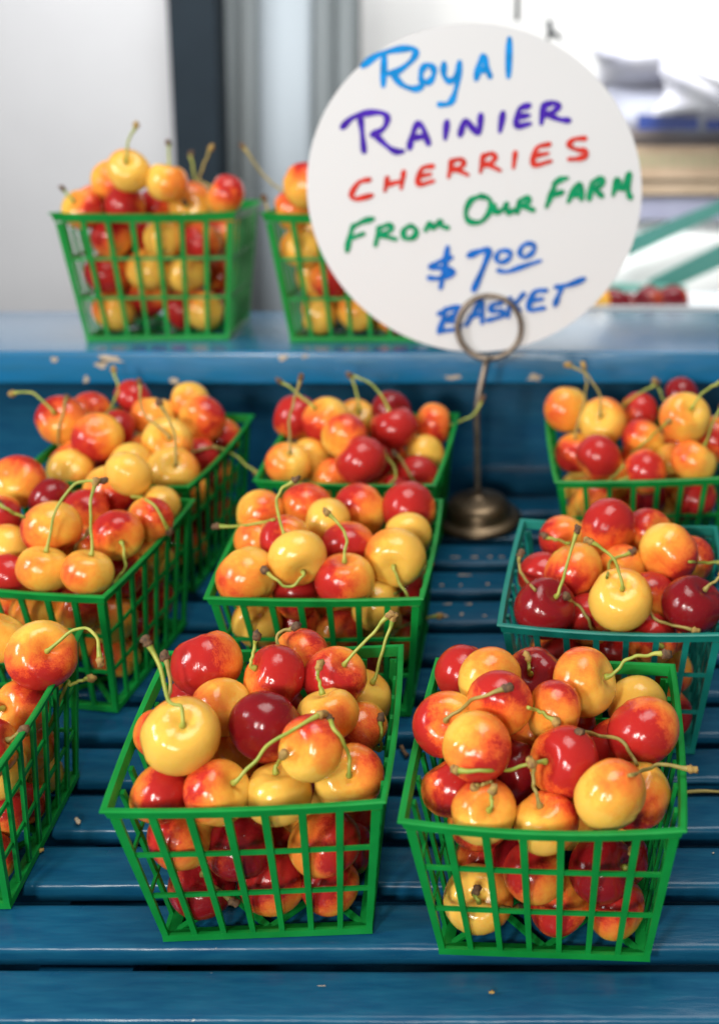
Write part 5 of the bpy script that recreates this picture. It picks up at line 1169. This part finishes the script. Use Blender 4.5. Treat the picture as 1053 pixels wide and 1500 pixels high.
# ------------------------------------------------------------------ sign holder
B0 = t2w((-0.0545, 0.826, 0.0008))
holder = empty('sign_holder', B0)
tag(holder, 'bronze card holder with round weighted foot and coiled wire clip', 'sign holder')
prof = [(0.0250, 0.0), (0.0262, 0.0025), (0.0262, 0.0050), (0.0236, 0.0068), (0.0205, 0.0078), (0.0200, 0.0090), (0.0196, 0.0150), (0.0178, 0.0195), (0.0135, 0.0228), (0.0070, 0.0242), (0.0045, 0.0262), (0.0030, 0.0275)]
v, f = lathe([(a * 1.14, b * 0.80) for a, b in prof], 48)
o = link('foot', mesh('foot', v, f, True), MAT['bronze'], holder)
o.matrix_local = MT4
SC = Vector(SIGN_CENTRE)
ring_c = at(716, 480, SC.y - 0.0035)
ring_r = 46 / F_PX * 0.84
top = ring_c + Vector((-0.002, 0.0, -ring_r)) - B0
rod = spline([Vector((0, -0.001, 0.020)), Vector((0.0005, -0.0035, 0.055)), Vector((0.0012, -0.006, 0.085)), top], 5)
link('rod', mesh('rod', *tube(rod, [0.0022] * len(rod), 10), True), MAT['wire'], holder)
knot = [rod[0].lerp(top, t) for t in (0.585, 0.60, 0.62, 0.635)]
coil = []
turns = 1.95
for k in range(64):
    a = -math.pi / 2 + 0.05 - 2 * math.pi * turns * k / 63
    yy = -0.0012 + 0.0085 * k / 63
    coil.append(ring_c - B0 + Vector((ring_r * math.cos(a), yy, ring_r * math.sin(a))))
link('clip_ring', mesh('clip_ring', *tube(coil, [0.0019] * 64, 10), True), MAT['wire'], holder)

# ------------------------------------------------------------------ sign
SR = 0.1092
sign = empty('round_sign', SC - Vector((0, 0, SR)))
tag(sign, 'round white price sign with coloured handwriting held in the wire clip', 'sign')
n = 96
zc = SR
V = [(SR * math.cos(2 * math.pi * k / n), yy, zc - 0.0036 + SR * 0.962 * math.sin(2 * math.pi * k / n)) for yy in (0.0, 0.0028) for k in range(n)]
F = [tuple(range(n)), tuple(reversed(range(n, 2 * n)))]
o = link('disc', mesh('disc', V, F), MAT['board'], sign)
Fe = [(k, k + n, (k + 1) % n + n, (k + 1) % n) for k in range(n)]
link('edge', mesh('edge', [(x * 1.0005, y + (0.00005 if y < .001 else -0.00005), zc + (z - zc) * 1.0004) for x, y, z in V], Fe, True), MAT['board_edge'], sign)
INK = {'sky_blue': (0.006, 0.31, 0.80), 'purple': (0.075, 0.022, 0.46), 'red': (0.72, 0.045, 0.028), 'green': (0.002, 0.32, 0.13), 'deep_blue': (0.008, 0.16, 0.62), 'mid_blue': (0.010, 0.15, 0.58)}
INKM = {}
for k, c in INK.items():
    INKM[k] = simple('marker_' + k, c, tuple(q * 0.62 for q in c), 0.7, 130, bmp=0)
    INKM[k].node_tree.nodes['Principled BSDF'].inputs['Specular IOR Level'].default_value = 0.15
WORDS = ['Royal', 'RAINIER', 'CHERRIES', 'FROM', 'OUR', 'FARM', 'dollar sign', 'seven', 'double zero', 'BASKET']
serial = 0
for wi, (colr, wid, strokes) in enumerate(SIGN_WORDS):
    parts = []
    for st in strokes:
        rnd = random.Random(wi * 100 + len(st))
        pts = spline([Vector((x / 1000, 0, z / 1000)) for x, z in st], 6)
        serial += 1
        yy = -0.0002 - 0.000008 * serial
        hw = wid / 2000 * 1.12
        V, F = [], []
        m_ = len(pts)
        L, Rr = [], []
        for k in range(m_):
            t = pts[min(k + 1, m_ - 1)] - pts[max(k - 1, 0)]
            t = t.normalized() if t.length > 1e-9 else Vector((1, 0, 0))
            nn = Vector((-t.z, 0, t.x))
            w = hw * (1.0 + 0.20 * math.sin(k * 0.55 + wi)) * (0.82 if k in (0, m_ - 1) else 1)
            L.append(pts[k] + nn * w); Rr.append(pts[k] - nn * w)
        V = [Vector((p.x, yy - 4e-6 * (k % m_), p.z + SR)) for k, p in enumerate(L + Rr)]
        for k in range(m_ - 1):
            F.append((k, k + 1, m_ + k + 1, m_ + k))
        for end, k0, k1 in ((0, m_, 0), (m_ - 1, m_ - 1, 2 * m_ - 1)):      # round pen ends
            c = pts[end]; a0 = V[k0]; b0 = V[k1]
            v0 = Vector((a0.x - c.x, 0, a0.z - SR - c.z))
            idx = [k0]
            for q in range(1, 6):
                rr_ = Matrix.Rotation(math.pi * q / 6, 3, 'Y') @ v0
                V.append(Vector((c.x + rr_.x, yy, c.z + SR + rr_.z))); idx.append(len(V) - 1)
            idx.append(k1)
            F.append(tuple(idx))
        parts.append((V, F))
    o = link('lettering', mesh('lettering', *join(parts)), INKM[colr], sign)
    o['label'] = f'{colr.replace("_", " ")} handwritten {WORDS[wi]}'

# ------------------------------------------------------------------ crumbs on the slats
def crumb(name, label, cat, pts, rad, mat):
    ps = [t2w((*table_hit(u, v)[:2], 0.001 + rad[0])) for u, v in pts]
    o = link(name, mesh(name, *tube([p - ps[0] for p in spline(ps, 3)], [rad[min(i * len(rad) // (3 * (len(ps) - 1) + 1), len(rad) - 1)] for i in range(3 * (len(ps) - 1) + 1)], 7), True), mat)
    o.location = ps[0]
    return tag(o, label, cat)
crumb('fallen_stem', 'thin dry straw coloured stem lying right of the front right basket', 'stem', [(1000, 1165), (1030, 1163), (1075, 1166)], [0.0009, 0.0007], MAT['stem_old'])
crumb('leaf_scrap', 'tiny yellow leaf scrap beside the cut-off front left basket', 'leaf', [(50, 1252), (58, 1250), (66, 1248)], [0.0006, 0.0012, 0.0008], MAT['stem_end_y'])
crumb('wood_crumb', 'small beige crumb on the slat between two front baskets', 'crumb', [(113, 1204), (116, 1208), (118, 1211)], [0.0010, 0.0012, 0.0007], MAT['wood'])
crumb('stem_scrap', 'short brown stem scrap on the slats left of the front right basket', 'stem', [(588, 1098), (592, 1106), (597, 1112)], [0.0011, 0.0009, 0.0012], MAT['stem_end'])
crumb('leaf_scrap', 'tiny dry leaf crumb on the frontmost slat', 'leaf', [(716, 1458), (720, 1457), (724, 1458)], [0.0005, 0.0008, 0.0005], MAT['stem_end_y'])
crumb('wood_crumb', 'pale crumb on a slat right of the second-row middle basket', 'crumb', [(652, 1040), (655, 1041), (658, 1040)], [0.0007, 0.0009, 0.0006], MAT['wood'])
